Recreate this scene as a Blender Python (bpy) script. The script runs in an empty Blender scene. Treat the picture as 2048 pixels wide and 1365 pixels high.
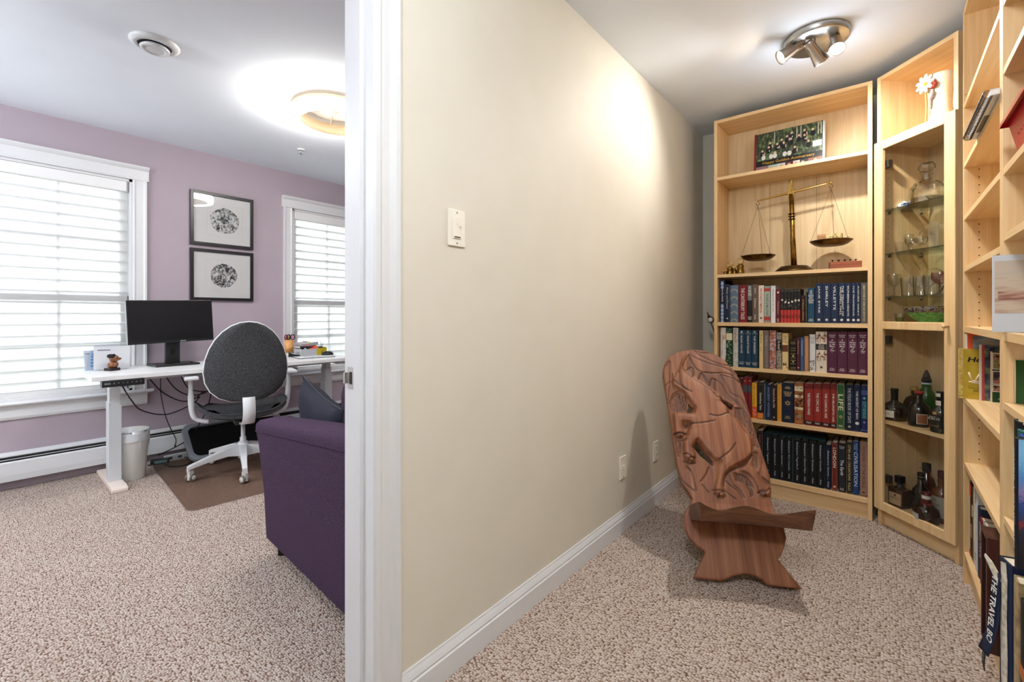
import bpy, bmesh, math, random
import numpy as np
from mathutils import Vector, Matrix
random.seed(7)
R = math.radians; PI = math.pi
scene = bpy.context.scene
COL = scene.collection
# ------------------------------------------------------------------ camera
F, CX, CY, EYE = 905.0, 1024.0, 630.0, 1.11        # 16 mm lens on a 36 mm sensor, level, shifted
YAW = math.atan((1769 - CX) / F); SY, CYW = math.sin(YAW), math.cos(YAW)
cd = bpy.data.cameras.new('camera'); cam = bpy.data.objects.new('camera', cd); COL.objects.link(cam)
cam.location = (0, 0, EYE); cam.rotation_euler = (PI / 2, 0, YAW)
cd.sensor_width = 36; cd.lens = 36 * F / 2048; cd.shift_y = -(682.5 - CY) / 2048; cd.clip_start = 0.02
scene.camera = cam
# ------------------------------------------------------------------ light and exposure
w = bpy.data.worlds.new('overcast_sky'); scene.world = w; w.use_nodes = True
bg = w.node_tree.nodes['Background']; bg.inputs[0].default_value = (0.93, 0.97, 1.0, 1); bg.inputs[1].default_value = 5.2
vs = scene.view_settings
vs.view_transform = 'Standard'; vs.look = 'None'; vs.exposure = 1.05; vs.gamma = 1.0; vs.use_curve_mapping = False
scene.cycles.max_bounces = 6; scene.cycles.diffuse_bounces = 4; scene.cycles.glossy_bounces = 3; scene.cycles.use_light_tree = False; scene.cycles.adaptive_threshold = .05; scene.cycles.transparent_max_bounces = 12; scene.cycles.sample_clamp_indirect = 6.0
scene.cycles.caustics_reflective = False; scene.cycles.caustics_refractive = False
def area(name, loc, rot, sx, sy, power, color=(1, 1, 1), portal=False):
    l = bpy.data.lights.new(name, 'AREA'); l.shape = 'RECTANGLE'; l.size = sx; l.size_y = sy; l.energy = power; l.color = color
    l.cycles.is_portal = portal
    o = bpy.data.objects.new(name, l); COL.objects.link(o); o.location = loc; o.rotation_euler = rot
    return o
# daylight portals in both windows and the added rear opening (they add no light, they only guide the sampling of the sky)
area('daylight_portal', (-4.44, 0.22, 1.33), (0, -PI / 2, 0), 1.55, 1.15, 1, portal=True)
area('daylight_portal', (-4.44, 2.55, 1.33), (0, -PI / 2, 0), 1.55, 1.15, 1, portal=True)
area('daylight_portal', (-3.3, -1.66, 1.5), (PI / 2, 0, 0), 1.0, 1.2, 1, portal=True)

def ray(x, y):
    u = (x - CX) / F; v = (CY - y) / F
    return (u * CYW - SY, u * SY + CYW, v)
def px(x, y, ax, val):                      # where the sight line of a measured point meets a real plane
    d = ray(x, y); i = 'XYZ'.index(ax); t = (val - (0, 0, EYE)[i]) / d[i]
    return Vector((t * d[0], t * d[1], EYE + t * d[2]))
# ------------------------------------------------------------------ materials
def lin(h):
    if isinstance(h, str):
        h = h.lstrip('#'); c = [int(h[i:i + 2], 16) / 255 for i in (0, 2, 4)]
    else: c = h
    return tuple(((v / 12.92) if v <= .04045 else ((v + .055) / 1.055) ** 2.4) for v in c) + (1,)
MATS = {}
def pmat(name, col, rough=.5, metal=0, spec=.5, **kw):
    if name in MATS: return MATS[name]
    m = bpy.data.materials.new(name); m.use_nodes = True; nt = m.node_tree; b = nt.nodes['Principled BSDF']
    b.inputs['Base Color'].default_value = lin(col); b.inputs['Roughness'].default_value = rough
    b.inputs['Metallic'].default_value = metal; b.inputs['Specular IOR Level'].default_value = spec
    for k, v in kw.items():
        b.inputs[k.replace('_', ' ')].default_value = v
    MATS[name] = m
    return m
def tex(nt, kind, **kw):
    n = nt.nodes.new('ShaderNodeTex' + kind)
    for k, v in kw.items():
        if k in n.inputs: n.inputs[k].default_value = v
        else: setattr(n, k, v)
    return n
def coords(nt, scale=(1, 1, 1), kind='Object', loc=(0, 0, 0), rot=(0, 0, 0)):
    tc = nt.nodes.new('ShaderNodeTexCoord'); mp = nt.nodes.new('ShaderNodeMapping')
    mp.inputs['Scale'].default_value = scale; mp.inputs['Location'].default_value = loc; mp.inputs['Rotation'].default_value = rot
    nt.links.new(tc.outputs[kind], mp.inputs['Vector'])
    return mp.outputs[0]
def ramp(nt, fac, stops):
    r = nt.nodes.new('ShaderNodeValToRGB'); e = r.color_ramp.elements
    while len(e) < len(stops): e.new(.5)
    for k, (p, c) in enumerate(stops): e[k].position = p; e[k].color = lin(c)
    nt.links.new(fac, r.inputs[0]); return r.outputs[0]
def bump(nt, h, dist, strength=1.0):
    b = nt.nodes.new('ShaderNodeBump'); b.inputs['Distance'].default_value = dist; b.inputs['Strength'].default_value = strength
    nt.links.new(h, b.inputs['Height']); nt.links.new(b.outputs[0], nt.nodes['Principled BSDF'].inputs['Normal']); return b
def noisy(name, stops, scale, rough=.5, bumpd=0, detail=4, kind='Object', spec=.5, metal=0, **kw):
    if name in MATS: return MATS[name]
    m = pmat(name, stops[0][1], rough, metal, spec, **kw); nt = m.node_tree
    sc = scale if isinstance(scale, tuple) else (scale,) * 3
    n = tex(nt, 'Noise', Scale=1.0, Detail=detail); nt.links.new(coords(nt, sc, kind), n.inputs['Vector'])
    nt.links.new(ramp(nt, n.outputs[0], stops), nt.nodes['Principled BSDF'].inputs['Base Color'])
    if bumpd: bump(nt, n.outputs[0], bumpd)
    return m
def wood(name, dark, mid, light, axis, rough=.42, freq=22, spec=.4):
    m = pmat(name, mid, rough, 0, spec); nt = m.node_tree
    sc = [freq * 1.6] * 3; sc['XYZ'.index(axis)] = 1.6
    sf = [freq * 9] * 3; sf['XYZ'.index(axis)] = 5
    n = tex(nt, 'Noise', Scale=1.0, Detail=5, Roughness=.55, Distortion=.6); nt.links.new(coords(nt, tuple(sc)), n.inputs['Vector'])
    n2 = tex(nt, 'Noise', Scale=1.0, Detail=3); nt.links.new(coords(nt, tuple(sf)), n2.inputs['Vector'])
    ad = nt.nodes.new('ShaderNodeMath'); ad.operation = 'MULTIPLY_ADD'; ad.inputs[1].default_value = .35
    nt.links.new(n2.outputs[0], ad.inputs[0]); nt.links.new(n.outputs[0], ad.inputs[2])
    nt.links.new(ramp(nt, ad.outputs[0], [(.45, dark), (.66, mid), (.86, light)]), nt.nodes['Principled BSDF'].inputs['Base Color'])
    return m
def emit(name, col, strength):
    m = pmat(name, col, .4); b = m.node_tree.nodes['Principled BSDF']
    b.inputs['Emission Color'].default_value = lin(col); b.inputs['Emission Strength'].default_value = strength
    return m
def thin_glass(name, tint, refl=.06, rough=.02):
    m = bpy.data.materials.new(name); m.use_nodes = True; nt = m.node_tree; nt.nodes.clear()
    o = nt.nodes.new('ShaderNodeOutputMaterial'); t = nt.nodes.new('ShaderNodeBsdfTransparent'); g = nt.nodes.new('ShaderNodeBsdfGlossy')
    t.inputs[0].default_value = lin(tint); g.inputs['Roughness'].default_value = rough
    fr = nt.nodes.new('ShaderNodeLayerWeight'); fr.inputs[0].default_value = .12
    mm = nt.nodes.new('ShaderNodeMath'); mm.operation = 'MULTIPLY_ADD'; mm.inputs[1].default_value = .8; mm.inputs[2].default_value = refl; mm.use_clamp = True
    nt.links.new(fr.outputs['Fresnel'], mm.inputs[0])
    mx = nt.nodes.new('ShaderNodeMixShader'); nt.links.new(mm.outputs[0], mx.inputs[0]); nt.links.new(t.outputs[0], mx.inputs[1]); nt.links.new(g.outputs[0], mx.inputs[2])
    nt.links.new(mx.outputs[0], o.inputs[0]); MATS[name] = m; return m
def sheer(name, col, tcol, clear, transl):
    m = bpy.data.materials.new(name); m.use_nodes = True; nt = m.node_tree; nt.nodes.clear()
    o = nt.nodes.new('ShaderNodeOutputMaterial'); t = nt.nodes.new('ShaderNodeBsdfTransparent'); d = nt.nodes.new('ShaderNodeBsdfDiffuse'); l = nt.nodes.new('ShaderNodeBsdfTranslucent')
    d.inputs[0].default_value = lin(col); l.inputs[0].default_value = lin(tcol)
    a = nt.nodes.new('ShaderNodeMixShader'); a.inputs[0].default_value = transl; nt.links.new(d.outputs[0], a.inputs[1]); nt.links.new(l.outputs[0], a.inputs[2])
    b = nt.nodes.new('ShaderNodeMixShader'); b.inputs[0].default_value = clear; nt.links.new(a.outputs[0], b.inputs[1]); nt.links.new(t.outputs[0], b.inputs[2])
    nt.links.new(b.outputs[0], o.inputs[0]); MATS[name] = m; return m
def plain(hexcol, rough=.55):               # plain coloured print or cloth, one per colour
    return pmat('tone_' + hexcol.lstrip('#') + ('' if rough == .55 else '_%d' % (rough * 100)), hexcol, rough, spec=.3)
def fabric(name, dark, light, scale=900, bumpd=.0006):
    return noisy(name, [(.35, dark), (.65, light)], scale, .9, bumpd, 2, spec=.15)
# ------------------------------------------------------------------ mesh building
class MB:
    def __init__(s): s.v = []; s.f = []; s.sm = []
    def add(s, vs, fs, smooth=False):
        b = len(s.v); s.v += [tuple(v) for v in vs]; s.f += [tuple(i + b for i in f) for f in fs]; s.sm += [smooth] * len(fs); return s
    def box(s, x0, x1, y0, y1, z0, z1, bev=0):
        if bev:
            bm = bmesh.new(); bmesh.ops.create_cube(bm, size=1)
            for v in bm.verts: v.co = Vector(((x0 + x1) / 2 + v.co.x * (x1 - x0), (y0 + y1) / 2 + v.co.y * (y1 - y0), (z0 + z1) / 2 + v.co.z * (z1 - z0)))
            bmesh.ops.bevel(bm, geom=bm.edges[:], offset=bev, segments=2, profile=.6, affect='EDGES')
            bm.verts.index_update(); s.add([v.co for v in bm.verts], [[v.index for v in f.verts] for f in bm.faces]); bm.free(); return s
        return s.add([(x0, y0, z0), (x1, y0, z0), (x1, y1, z0), (x0, y1, z0), (x0, y0, z1), (x1, y0, z1), (x1, y1, z1), (x0, y1, z1)],
                     [(0, 3, 2, 1), (4, 5, 6, 7), (0, 1, 5, 4), (1, 2, 6, 5), (2, 3, 7, 6), (3, 0, 4, 7)])
    def obox(s, c, ax, ay, az):             # box from centre and three half axes
        c = Vector(c); ax = Vector(ax); ay = Vector(ay); az = Vector(az)
        p = [c + i * ax + j * ay + k * az for k in (-1, 1) for (i, j) in ((-1, -1), (1, -1), (1, 1), (-1, 1))]
        return s.add(p, [(0, 3, 2, 1), (4, 5, 6, 7), (0, 1, 5, 4), (1, 2, 6, 5), (2, 3, 7, 6), (3, 0, 4, 7)])
    def lathe(s, prof, n=24, c=(0, 0, 0), axis=None, smooth=True, close=True, squash=(1, 1)):
        c = Vector(c); M = Matrix.Identity(3)
        if axis is not None: M = Vector((0, 0, 1)).rotation_difference(Vector(axis).normalized()).to_matrix()
        vs = []; fs = []
        for (r, z) in prof:
            for k in range(n):
                a = 2 * PI * k / n; vs.append(c + M @ Vector((r * math.cos(a) * squash[0], r * math.sin(a) * squash[1], z)))
        for i in range(len(prof) - 1):
            for k in range(n):
                fs.append((i * n + k, i * n + (k + 1) % n, (i + 1) * n + (k + 1) % n, (i + 1) * n + k))
        if close:
            fs.append(tuple(range(n - 1, -1, -1))); fs.append(tuple((len(prof) - 1) * n + k for k in range(n)))
        return s.add(vs, fs, smooth)
    def tube(s, pts, r, n=8, smooth=True, closed=False):
        pts = [Vector(p) for p in pts]; m = len(pts); rs = r if isinstance(r, (list, tuple)) else [r] * m
        vs = []; fs = []; up = None
        for i, p in enumerate(pts):
            if closed: t = (pts[(i + 1) % m] - pts[i - 1])
            else: t = pts[min(i + 1, m - 1)] - pts[max(i - 1, 0)]
            t.normalize()
            if up is None:
                up = Vector((0, 0, 1)) if abs(t.z) < .9 else Vector((1, 0, 0))
            a = t.cross(up)
            if a.length < 1e-6: a = t.cross(Vector((1, 0, 0)))
            a.normalize(); b = a.cross(t); up = b
            for k in range(n):
                q = 2 * PI * k / n; vs.append(p + rs[i] * (math.cos(q) * a + math.sin(q) * b))
        for i in range(m if closed else m - 1):
            j = (i + 1) % m
            for k in range(n): fs.append((i * n + k, i * n + (k + 1) % n, j * n + (k + 1) % n, j * n + k))
        if not closed: fs.append(tuple(range(n - 1, -1, -1))); fs.append(tuple((m - 1) * n + k for k in range(n)))
        return s.add(vs, fs, smooth)
    def prism(s, poly, d0, d1, fn, smooth=False):       # 2D polygon swept from d0 to d1, fn(a, b, d) -> point
        n = len(poly); vs = [fn(a, b, d0) for a, b in poly] + [fn(a, b, d1) for a, b in poly]
        fs = [tuple(range(n - 1, -1, -1)), tuple(range(n, 2 * n))] + [(i, (i + 1) % n, n + (i + 1) % n, n + i) for i in range(n)]
        return s.add(vs, fs, smooth)
    def grid(s, P, smooth=True, flip=False):            # P[i][j] points
        a, b = len(P), len(P[0]); vs = [p for row in P for p in row]; fs = []
        for i in range(a - 1):
            for j in range(b - 1):
                f = (i * b + j, i * b + j + 1, (i + 1) * b + j + 1, (i + 1) * b + j); fs.append(f[::-1] if flip else f)
        return s.add(vs, fs, smooth)
    def build(s, name, mat, parent=None, bevel=0, subsurf=0, solid=0):
        me = bpy.data.meshes.new(name); me.from_pydata([tuple(v) for v in s.v], [], s.f); me.update()
        me.polygons.foreach_set('use_smooth', s.sm)
        if mat is not None: me.materials.append(mat if not isinstance(mat, str) else MATS[mat])
        o = bpy.data.objects.new(name, me); COL.objects.link(o); o.parent = parent
        if solid:
            md = o.modifiers.new('thickness', 'SOLIDIFY'); md.thickness = solid; md.offset = 0
        if subsurf:
            md = o.modifiers.new('smooth', 'SUBSURF'); md.levels = subsurf; md.render_levels = subsurf
        if bevel:
            md = o.modifiers.new('bevel', 'BEVEL'); md.width = bevel; md.segments = 2; md.limit_method = 'ANGLE'; md.angle_limit = R(40)
        return o
def tag(o, label=None, cat=None, group=None, kind=None):
    if label: o['label'] = label
    if cat: o['category'] = cat
    if group: o['group'] = group
    if kind: o['kind'] = kind
    return o
def thing(name, label, cat, loc=(0, 0, 0), rz=0, group=None):
    o = bpy.data.objects.new(name, None); COL.objects.link(o); o.location = loc; o.rotation_euler = (0, 0, rz); o.empty_display_size = .05
    return tag(o, label, cat, group)
def struct(name, mb, mat, parent=None, **kw):
    o = mb.build(name, mat, parent, **kw)
    if parent is None: o['kind'] = 'structure'
    return o
def spline(pts, n=8):                       # Catmull-Rom through points
    pts = [Vector(p) for p in pts]; out = []
    for i in range(len(pts) - 1):
        p0 = pts[max(i - 1, 0)]; p1 = pts[i]; p2 = pts[i + 1]; p3 = pts[min(i + 2, len(pts) - 1)]
        for k in range(n):
            t = k / n
            out.append(.5 * ((2 * p1) + (-p0 + p2) * t + (2 * p0 - 5 * p1 + 4 * p2 - p3) * t * t + (-p0 + 3 * p1 - 3 * p2 + p3) * t ** 3))
    out.append(pts[-1]); return out
TEXTS = []
def text(body, center, right, up, width, height, mat, parent, name='lettering', shear=0, bold=0, fit='box', lift=.0004):
    """printed lettering; centre, reading direction and up direction in the parent's own space"""
    TEXTS.append((body, Vector(center), Vector(right).normalized(), Vector(up).normalized(), width, height, mat, parent, name, shear, bold, fit, lift))
def flush_texts():
    tmp = []
    for t in TEXTS:
        c = bpy.data.curves.new('t', 'FONT'); c.body = t[0]; c.size = 1; c.shear = t[9]; c.offset = t[10]; c.resolution_u = 2
        c.align_x = 'CENTER'; c.space_line = .85
        o = bpy.data.objects.new('t', c); COL.objects.link(o); tmp.append(o)
    bpy.context.view_layer.update(); dg = bpy.context.evaluated_depsgraph_get()
    for t, o in zip(TEXTS, tmp):
        me = bpy.data.meshes.new_from_object(o.evaluated_get(dg)); n = len(me.vertices)
        if n:
            co = np.empty(n * 3); me.vertices.foreach_get('co', co); co = co.reshape(-1, 3)
            lo, hi = co.min(0), co.max(0); ex = np.maximum(hi - lo, 1e-6)
            sx, sy = t[4] / ex[0], t[5] / ex[1]
            if t[11] == 'keep': sx = sy = min(sx, sy)
            a = (co[:, 0] - (lo[0] + hi[0]) / 2) * sx; b = (co[:, 1] - (lo[1] + hi[1]) / 2) * sy
            nrm = t[2].cross(t[3]); P = np.array(t[1] + nrm * t[12])[None] + a[:, None] * np.array(t[2])[None] + b[:, None] * np.array(t[3])[None]
            me.vertices.foreach_set('co', P.ravel()); me.update(); me.materials.clear(); me.materials.append(t[6])
            q = bpy.data.objects.new(t[8], me); COL.objects.link(q); q.parent = t[7]
        bpy.data.objects.remove(o)
# ------------------------------------------------------------------ the setting
XB, XBP, XP, XR = -1.044, -1.158, -4.30, 0.56      # study side / office side of the partition, window wall, right wall
YF, YB, YPB, YPF, H = 3.507, -2.2, -1.62, 3.6, 2.44
white = pmat('white_trim_paint', 'D6D7D9', .38); beige = noisy('beige_wall_paint', [(.3, 'D2CCBD'), (.7, 'D5CFC1')], 6, .6, 0)
purple = noisy('mauve_wall_paint', [(.3, 'A699A2'), (.7, 'A99CA5')], 5, .65, 0)
ceilm = noisy('ceiling_paint', [(.3, 'E4EAF2'), (.7, 'E7EDF5')], 4, .85, 0)
for m, d in ((beige, .0003), (purple, .0004), (ceilm, .0003)):     # faint roller stipple
    nt = m.node_tree; n = tex(nt, 'Noise', Scale=1.0, Detail=2); nt.links.new(coords(nt, (260,) * 3), n.inputs['Vector']); bump(nt, n.outputs[0], d, .6)
def carpet():
    m = pmat('loop_pile_carpet', 'B9A08D', .95, spec=.1); nt = m.node_tree
    rn = tex(nt, 'Noise', Scale=30, Detail=2); nt.links.new(coords(nt), rn.inputs['Vector'])
    mp = coords(nt, (118, 150, 1))
    mixv = nt.nodes.new('ShaderNodeVectorMath'); mixv.operation = 'MULTIPLY_ADD'; mixv.inputs[1].default_value = (.7, .7, 0)
    nt.links.new(rn.outputs['Color'], mixv.inputs[0]); nt.links.new(mp, mixv.inputs[2])
    v = tex(nt, 'Voronoi', Scale=1.0); v.voronoi_dimensions = '2D'; v.inputs['Randomness'].default_value = .8; nt.links.new(mixv.outputs[0], v.inputs['Vector'])
    v2 = tex(nt, 'Voronoi', Scale=1.0); v2.voronoi_dimensions = '2D'; nt.links.new(coords(nt, (420, 420, 1)), v2.inputs['Vector'])
    sep = nt.nodes.new('ShaderNodeSeparateColor'); nt.links.new(v.outputs['Color'], sep.inputs[0])
    c1 = ramp(nt, sep.outputs[0], [(0, 'B5A297'), (.25, 'D4C4BA'), (.6, 'E0D3CA'), (1, 'EAE1DA')])
    fleck = ramp(nt, v.outputs['Distance'], [(0, 'FFFFFF'), (.42, 'F4F1EE'), (.62, 'B59D8A'), (.8, '8E7663')])
    mx = nt.nodes.new('ShaderNodeMix'); mx.data_type = 'RGBA'; mx.blend_type = 'MULTIPLY'; mx.inputs[0].default_value = 1
    nt.links.new(c1, mx.inputs[6]); nt.links.new(fleck, mx.inputs[7])
    nt.links.new(mx.outputs[2], nt.nodes['Principled BSDF'].inputs['Base Color'])
    hm = nt.nodes.new('ShaderNodeMath'); hm.operation = 'MULTIPLY_ADD'; hm.inputs[1].default_value = -1.0
    h2 = nt.nodes.new('ShaderNodeMath'); h2.operation = 'MULTIPLY'; h2.inputs[1].default_value = -.35; nt.links.new(v2.outputs['Distance'], h2.inputs[0])
    nt.links.new(v.outputs['Distance'], hm.inputs[0]); nt.links.new(h2.outputs[0], hm.inputs[2])
    bump(nt, hm.outputs[0], .006, 1.0); return m
carpetm = carpet()
struct('floor', MB().box(XP - .15, XR + .15, YB - .1, YPF + .15, -.1, 0), carpetm)
struct('ceiling', MB().box(XP - .15, XR + .15, YB - .1, YPF + .15, H, H + .1), ceilm)
# window wall with two openings
def wall_holes(name, mat, x0, x1, y0, y1, holes):  # wall running along y, thickness x0..x1, holes (ya, yb, za, zb)
    mb = MB(); ys = y0
    for ya, yb, za, zb in holes:
        mb.box(x0, x1, ys, ya, 0, H); mb.box(x0, x1, ya, yb, 0, za); mb.box(x0, x1, ya, yb, zb, H); ys = yb
    mb.box(x0, x1, ys, y1, 0, H); return struct(name, mb, mat)
W1 = (-.35, .80, .55, 2.11); W2 = (1.97, 3.12, .55, 2.11)
wall_holes('wall_left', purple, XP - .13, XP, YPB - .1, YPF + .1, [W1, W2])
struct('wall_partition_office_side', MB().box(XBP, XBP + .05, .683 + .02, YPF, 0, H), purple)
p = MB().box(XBP + .05, XB, .683 + .02, YF, 0, H).box(XBP + .05, XB, -.15, .703, 2.05, H).box(XBP, XB, YB, -.15, 0, H)
struct('wall_partition', p, beige)
struct('wall_far_office', MB().box(XP, XBP + .05, YPF, YPF + .1, 0, H), purple)
struct('wall_far_study', MB().box(XBP + .05, XR + .1, YF, YF + .1, 0, H), beige)
struct('wall_right', MB().box(XR, XR + .1, YB, YF, 0, H), beige)
struct('wall_rear_study', MB().box(XBP, XR + .1, YB - .1, YB, 0, H), beige)
struct('wall_rear_office', MB().box(XP, -3.8, YPB - .1, YPB, 0, H).box(-2.8, XBP, YPB - .1, YPB, 0, H).box(-3.8, -2.8, YPB - .1, YPB, 0, .9).box(-3.8, -2.8, YPB - .1, YPB, 2.1, H), purple)  # opening in this unseen wall is added to let soft daylight in
# baseboards
BP = [(0, 0), (.015, 0), (.015, .066), (.011, .070), (.013, .077), (.009, .088), (.005, .097), (.004, .104), (0, .104)]
struct('baseboard_partition', MB().prism(BP, .772, YF, lambda a, b, d: (XB + a, d, b)), white)
struct('baseboard_far', MB().prism(BP, XB, -.4, lambda a, b, d: (d, YF - a, b)), white)
struct('baseboard_office_partition', MB().prism(BP, .80, YPF, lambda a, b, d: (XBP - a, d, b)), white)
# door casing, jamb and stop
CP = [(0, 0), (0, .012), (.006, .017), (.018, .018), (.026, .014), (.032, .0145), (.050, .012), (.060, .0155), (.068, .019), (.080, .020), (.088, .016), (.088, 0)]
t = struct('trim_1', MB().prism(CP, 0, 2.12, lambda a, b, d: (XB + b, .683 + a, d)).prism([(a, b) for a, b in CP], 0, 2.12, lambda a, b, d: (XBP - b, .683 + a, d)), white)
jb = MB().box(XBP, XB, .683, .703, 0, 2.05)
struct('door_jamb', jb, white, t)
struct('door_stop', MB().prism([(0, 0), (.010, .003), (.011, .035), (0, .035)], 0, 2.05, lambda a, b, d: (XBP + .045 + b, .683 - a, d)), white, t)
sp = px(705, 765, 'Y', .683)
struct('strike_plate', MB().box(XBP + .004, XBP + .038, .6815, .683, .905, .965).box(XBP - .002, XBP + .006, .672, .683, .92, .95), pmat('satin_nickel', 'C9C7C2', .35, 1), t)
struct('strike_opening', MB().box(XBP + .014, XBP + .027, .681, .682, .918, .952), pmat('dark_opening', '1A1817', .8), t)
# windows
vinyl = pmat('white_vinyl', 'F0F1F2', .35); paneg = thin_glass('window_glass', 'F7FAFA', .03)
def window(n, W):
    ya, yb, za, zb = W; x0, x1 = XP - .13, XP
    r = struct('window_%d' % n, MB().box(x0, x1 + .001, ya, ya + .018, za, zb).box(x0, x1 + .001, yb - .018, yb, za, zb).box(x0, x1 + .001, ya, yb, zb - .018, zb).box(x0, x1 + .001, ya, yb, za, za + .018), white)
    zm = 1.225
    for nm, xa, z0, z1 in (('upper_sash', -.085, zm - .02, zb - .018), ('lower_sash', -.055, za + .018, zm + .025)):
        f = .045; m = MB().box(XP + xa, XP + xa + .03, ya + .018, ya + .018 + f, z0, z1).box(XP + xa, XP + xa + .03, yb - .018 - f, yb - .018, z0, z1)
        m.box(XP + xa, XP + xa + .03, ya, yb, z0, z0 + f).box(XP + xa, XP + xa + .03, ya, yb, z1 - f, z1)
        s = m.build(nm, vinyl, r)
        for k in (1, 2):
            y = ya + (yb - ya) * k / 3; MB().box(XP + xa + .008, XP + xa + .022, y - .009, y + .009, z0 + f, z1 - f).build('muntin', vinyl, s)
        zc = (z0 + z1) / 2; MB().box(XP + xa + .008, XP + xa + .022, ya + .06, yb - .06, zc - .009, zc + .009).build('muntin', vinyl, s)
        MB().box(XP + xa + .012, XP + xa + .016, ya + .05, yb - .05, z0 + .03, z1 - .03).build('pane', paneg, s)
    # casing, crowned head, stool and apron
    cp = [(0, 0), (0, .014), (.010, .018), (.02, .014), (.062, .014), (.07, .020), (.082, .020), (.082, 0)]
    m = MB().prism(cp, za, zb, lambda a, b, d: (XP + b, yb + a, d)).prism(cp, za, zb, lambda a, b, d: (XP + b, ya - a, d)); m.build('side_casing', white, r)
    hp = [(0, 0), (.022, 0), (.022, .008), (.016, .012), (.016, .075), (.026, .082), (.034, .090), (.040, .098), (.040, .104), (0, .104)]
    MB().prism(hp, ya - .095, yb + .095, lambda a, b, d: (XP + a, d, zb + b)).build('head_casing', white, r)
    stp = [(-.13, 0), (.035, 0), (.046, .007), (.05, .014), (.046, .021), (.035, .026), (-.13, .026)]
    MB().prism(stp, ya - .12, yb + .12, lambda a, b, d: (XP + a, d, za - .022 + b)).build('window_stool', white, r)
    ap = [(0, 0), (.012, .004), (.018, .02), (.016, .07), (.024, .082), (.024, .09), (0, .09)]
    MB().prism(ap, ya - .085, yb + .085, lambda a, b, d: (XP + a, d, za - .112 + b)).build('window_apron', white, r)
    return r
window(1, W1); window(2, W2)
# sheer vane shades hung inside the window openings
vane = sheer('vane_fabric', 'F4F4F4', '9A9A9A', .10, .55); voile = sheer('voile_fabric', 'FDFDFD', 'C8C8C8', .80, .5); shade_rail = pmat('shade_rail', 'E4E4E4', .45)
def shade(W, label):
    ya, yb, za, zb = W; ya += .022; yb -= .022
    r = thing('window_shade', label, 'window shade', (XP, (ya + yb) / 2, za), 0, 'sheer vane shades in the window openings'); hw = (yb - ya) / 2
    def L(m): m.v = [(x - XP, y - (ya + yb) / 2, z - za) for x, y, z in m.v]; return m
    L(MB().box(XP - .052, XP + .006, ya, yb, zb - .095, zb - .02, .006)).build('head_rail', shade_rail, r)
    L(MB().box(XP + .006, XP + .0075, yb - .012, yb - .001, zb - .1, zb - .018)).build('rail_end_clip', pmat('grey_clip', '8D8D8D', .5), r)
    n = 19; z0 = za + .035; dz = (zb - .095 - z0) / n
    L(MB().box(XP - .03, XP - .012, ya + .004, yb - .004, za + .014, za + .032, .004)).build('bottom_rail', shade_rail, r)
    me = None
    for k in range(n):                       # each vane a soft S in section, nearly closed
        if me is None:
            P = []
            for i in range(7):
                q = i / 6; P.append([(-.021 + .034 * (q - .5) + .006 * math.sin(2 * PI * q), y, dz * 1.17 * q) for y in (-hw + .004, hw - .004)])
            o = MB().grid(P).build('vane', vane, r); me = o.data
        else:
            o = bpy.data.objects.new('vane', me); COL.objects.link(o); o.parent = r
        o.location = (0, 0, z0 - za + k * dz)
    for xx in (-.004,):
        L(MB().box(XP + xx, XP + xx + .0004, ya + .004, yb - .004, za + .03, zb - .09)).build('sheer_facing', voile, r)
    return r
shade(W1, 'white sheer vane shade in the left window behind the monitor')
shade(W2, 'white sheer vane shade in the window beside the door frame')

# ------------------------------------------------------------------ added fill lamps, out of view, that brighten both rooms
opal = emit('fill_lamp_glass', 'FFF4E6', 3.0)
for lx, ly, pw_, lab in ((-.10, .0, 28, 'added unseen fill lamp in the hall above the camera'), (-2.9, -.9, 25, 'added unseen fill lamp at the near end of the office')):
    t_ = thing('fill_lamp', lab, 'ceiling light', (lx, ly, H)); MB().lathe([(.20, 0), (.20, -.02), (.19, -.025)], 32).build('base_ring', white, t_); MB().lathe([(.188, -.022), (.17, -.05), (.10, -.07), (0, -.075)], 32, close=False).build('opal_dome', opal, t_)
    l = bpy.data.lights.new('fill_lamp_light', 'POINT'); l.shadow_soft_size = .12; l.energy = pw_; l.color = (.9, .97, 1.06); o_ = bpy.data.objects.new('fill_lamp_light', l); COL.objects.link(o_); o_.location = (lx, ly, H - .22)
# ground outside, a storey below
struct('ground_outside', MB().box(-60, XP - .6, -40, 40, -3.2, -3.0), noisy('winter_grass', [(.4, '6E7566'), (.6, '9A9C92')], 1.5, .9))
# ------------------------------------------------------------------ maple bookcases
mv = wood('maple_upright', 'D8B27C', 'E2BF8C', 'EACB9B', 'Z'); mh = wood('maple_shelf', 'D9B37E', 'E3C08E', 'EBCD9E', 'X')
mback = wood('pale_back_panel', 'CBAE80', 'D6BB90', 'DFC8A0', 'Z', .55); mglow = wood('maple_edge', 'D0A878', 'E0BE90', 'EED6B0', 'X')
hole = pmat('pin_hole_dark', '3A2A1C', .9)
T = .02
def pin_holes(parent, x, facing, z0, z1, ys=(.045, .225)):
    mb = MB(); z = z0
    while z < z1:
        for y in ys:
            c = (x + facing * .0006, y, z); P = [(c[0], c[1] + .0026 * math.cos(a), c[2] + .0026 * math.sin(a)) for a in [k * PI / 3 for k in range(6)]]
            mb.add(P, [tuple(range(6)) if facing > 0 else tuple(range(5, -1, -1))])
        z += .032
    o = mb.build('pin_holes', hole, parent); o['kind'] = 'stuff'; return o
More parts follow.
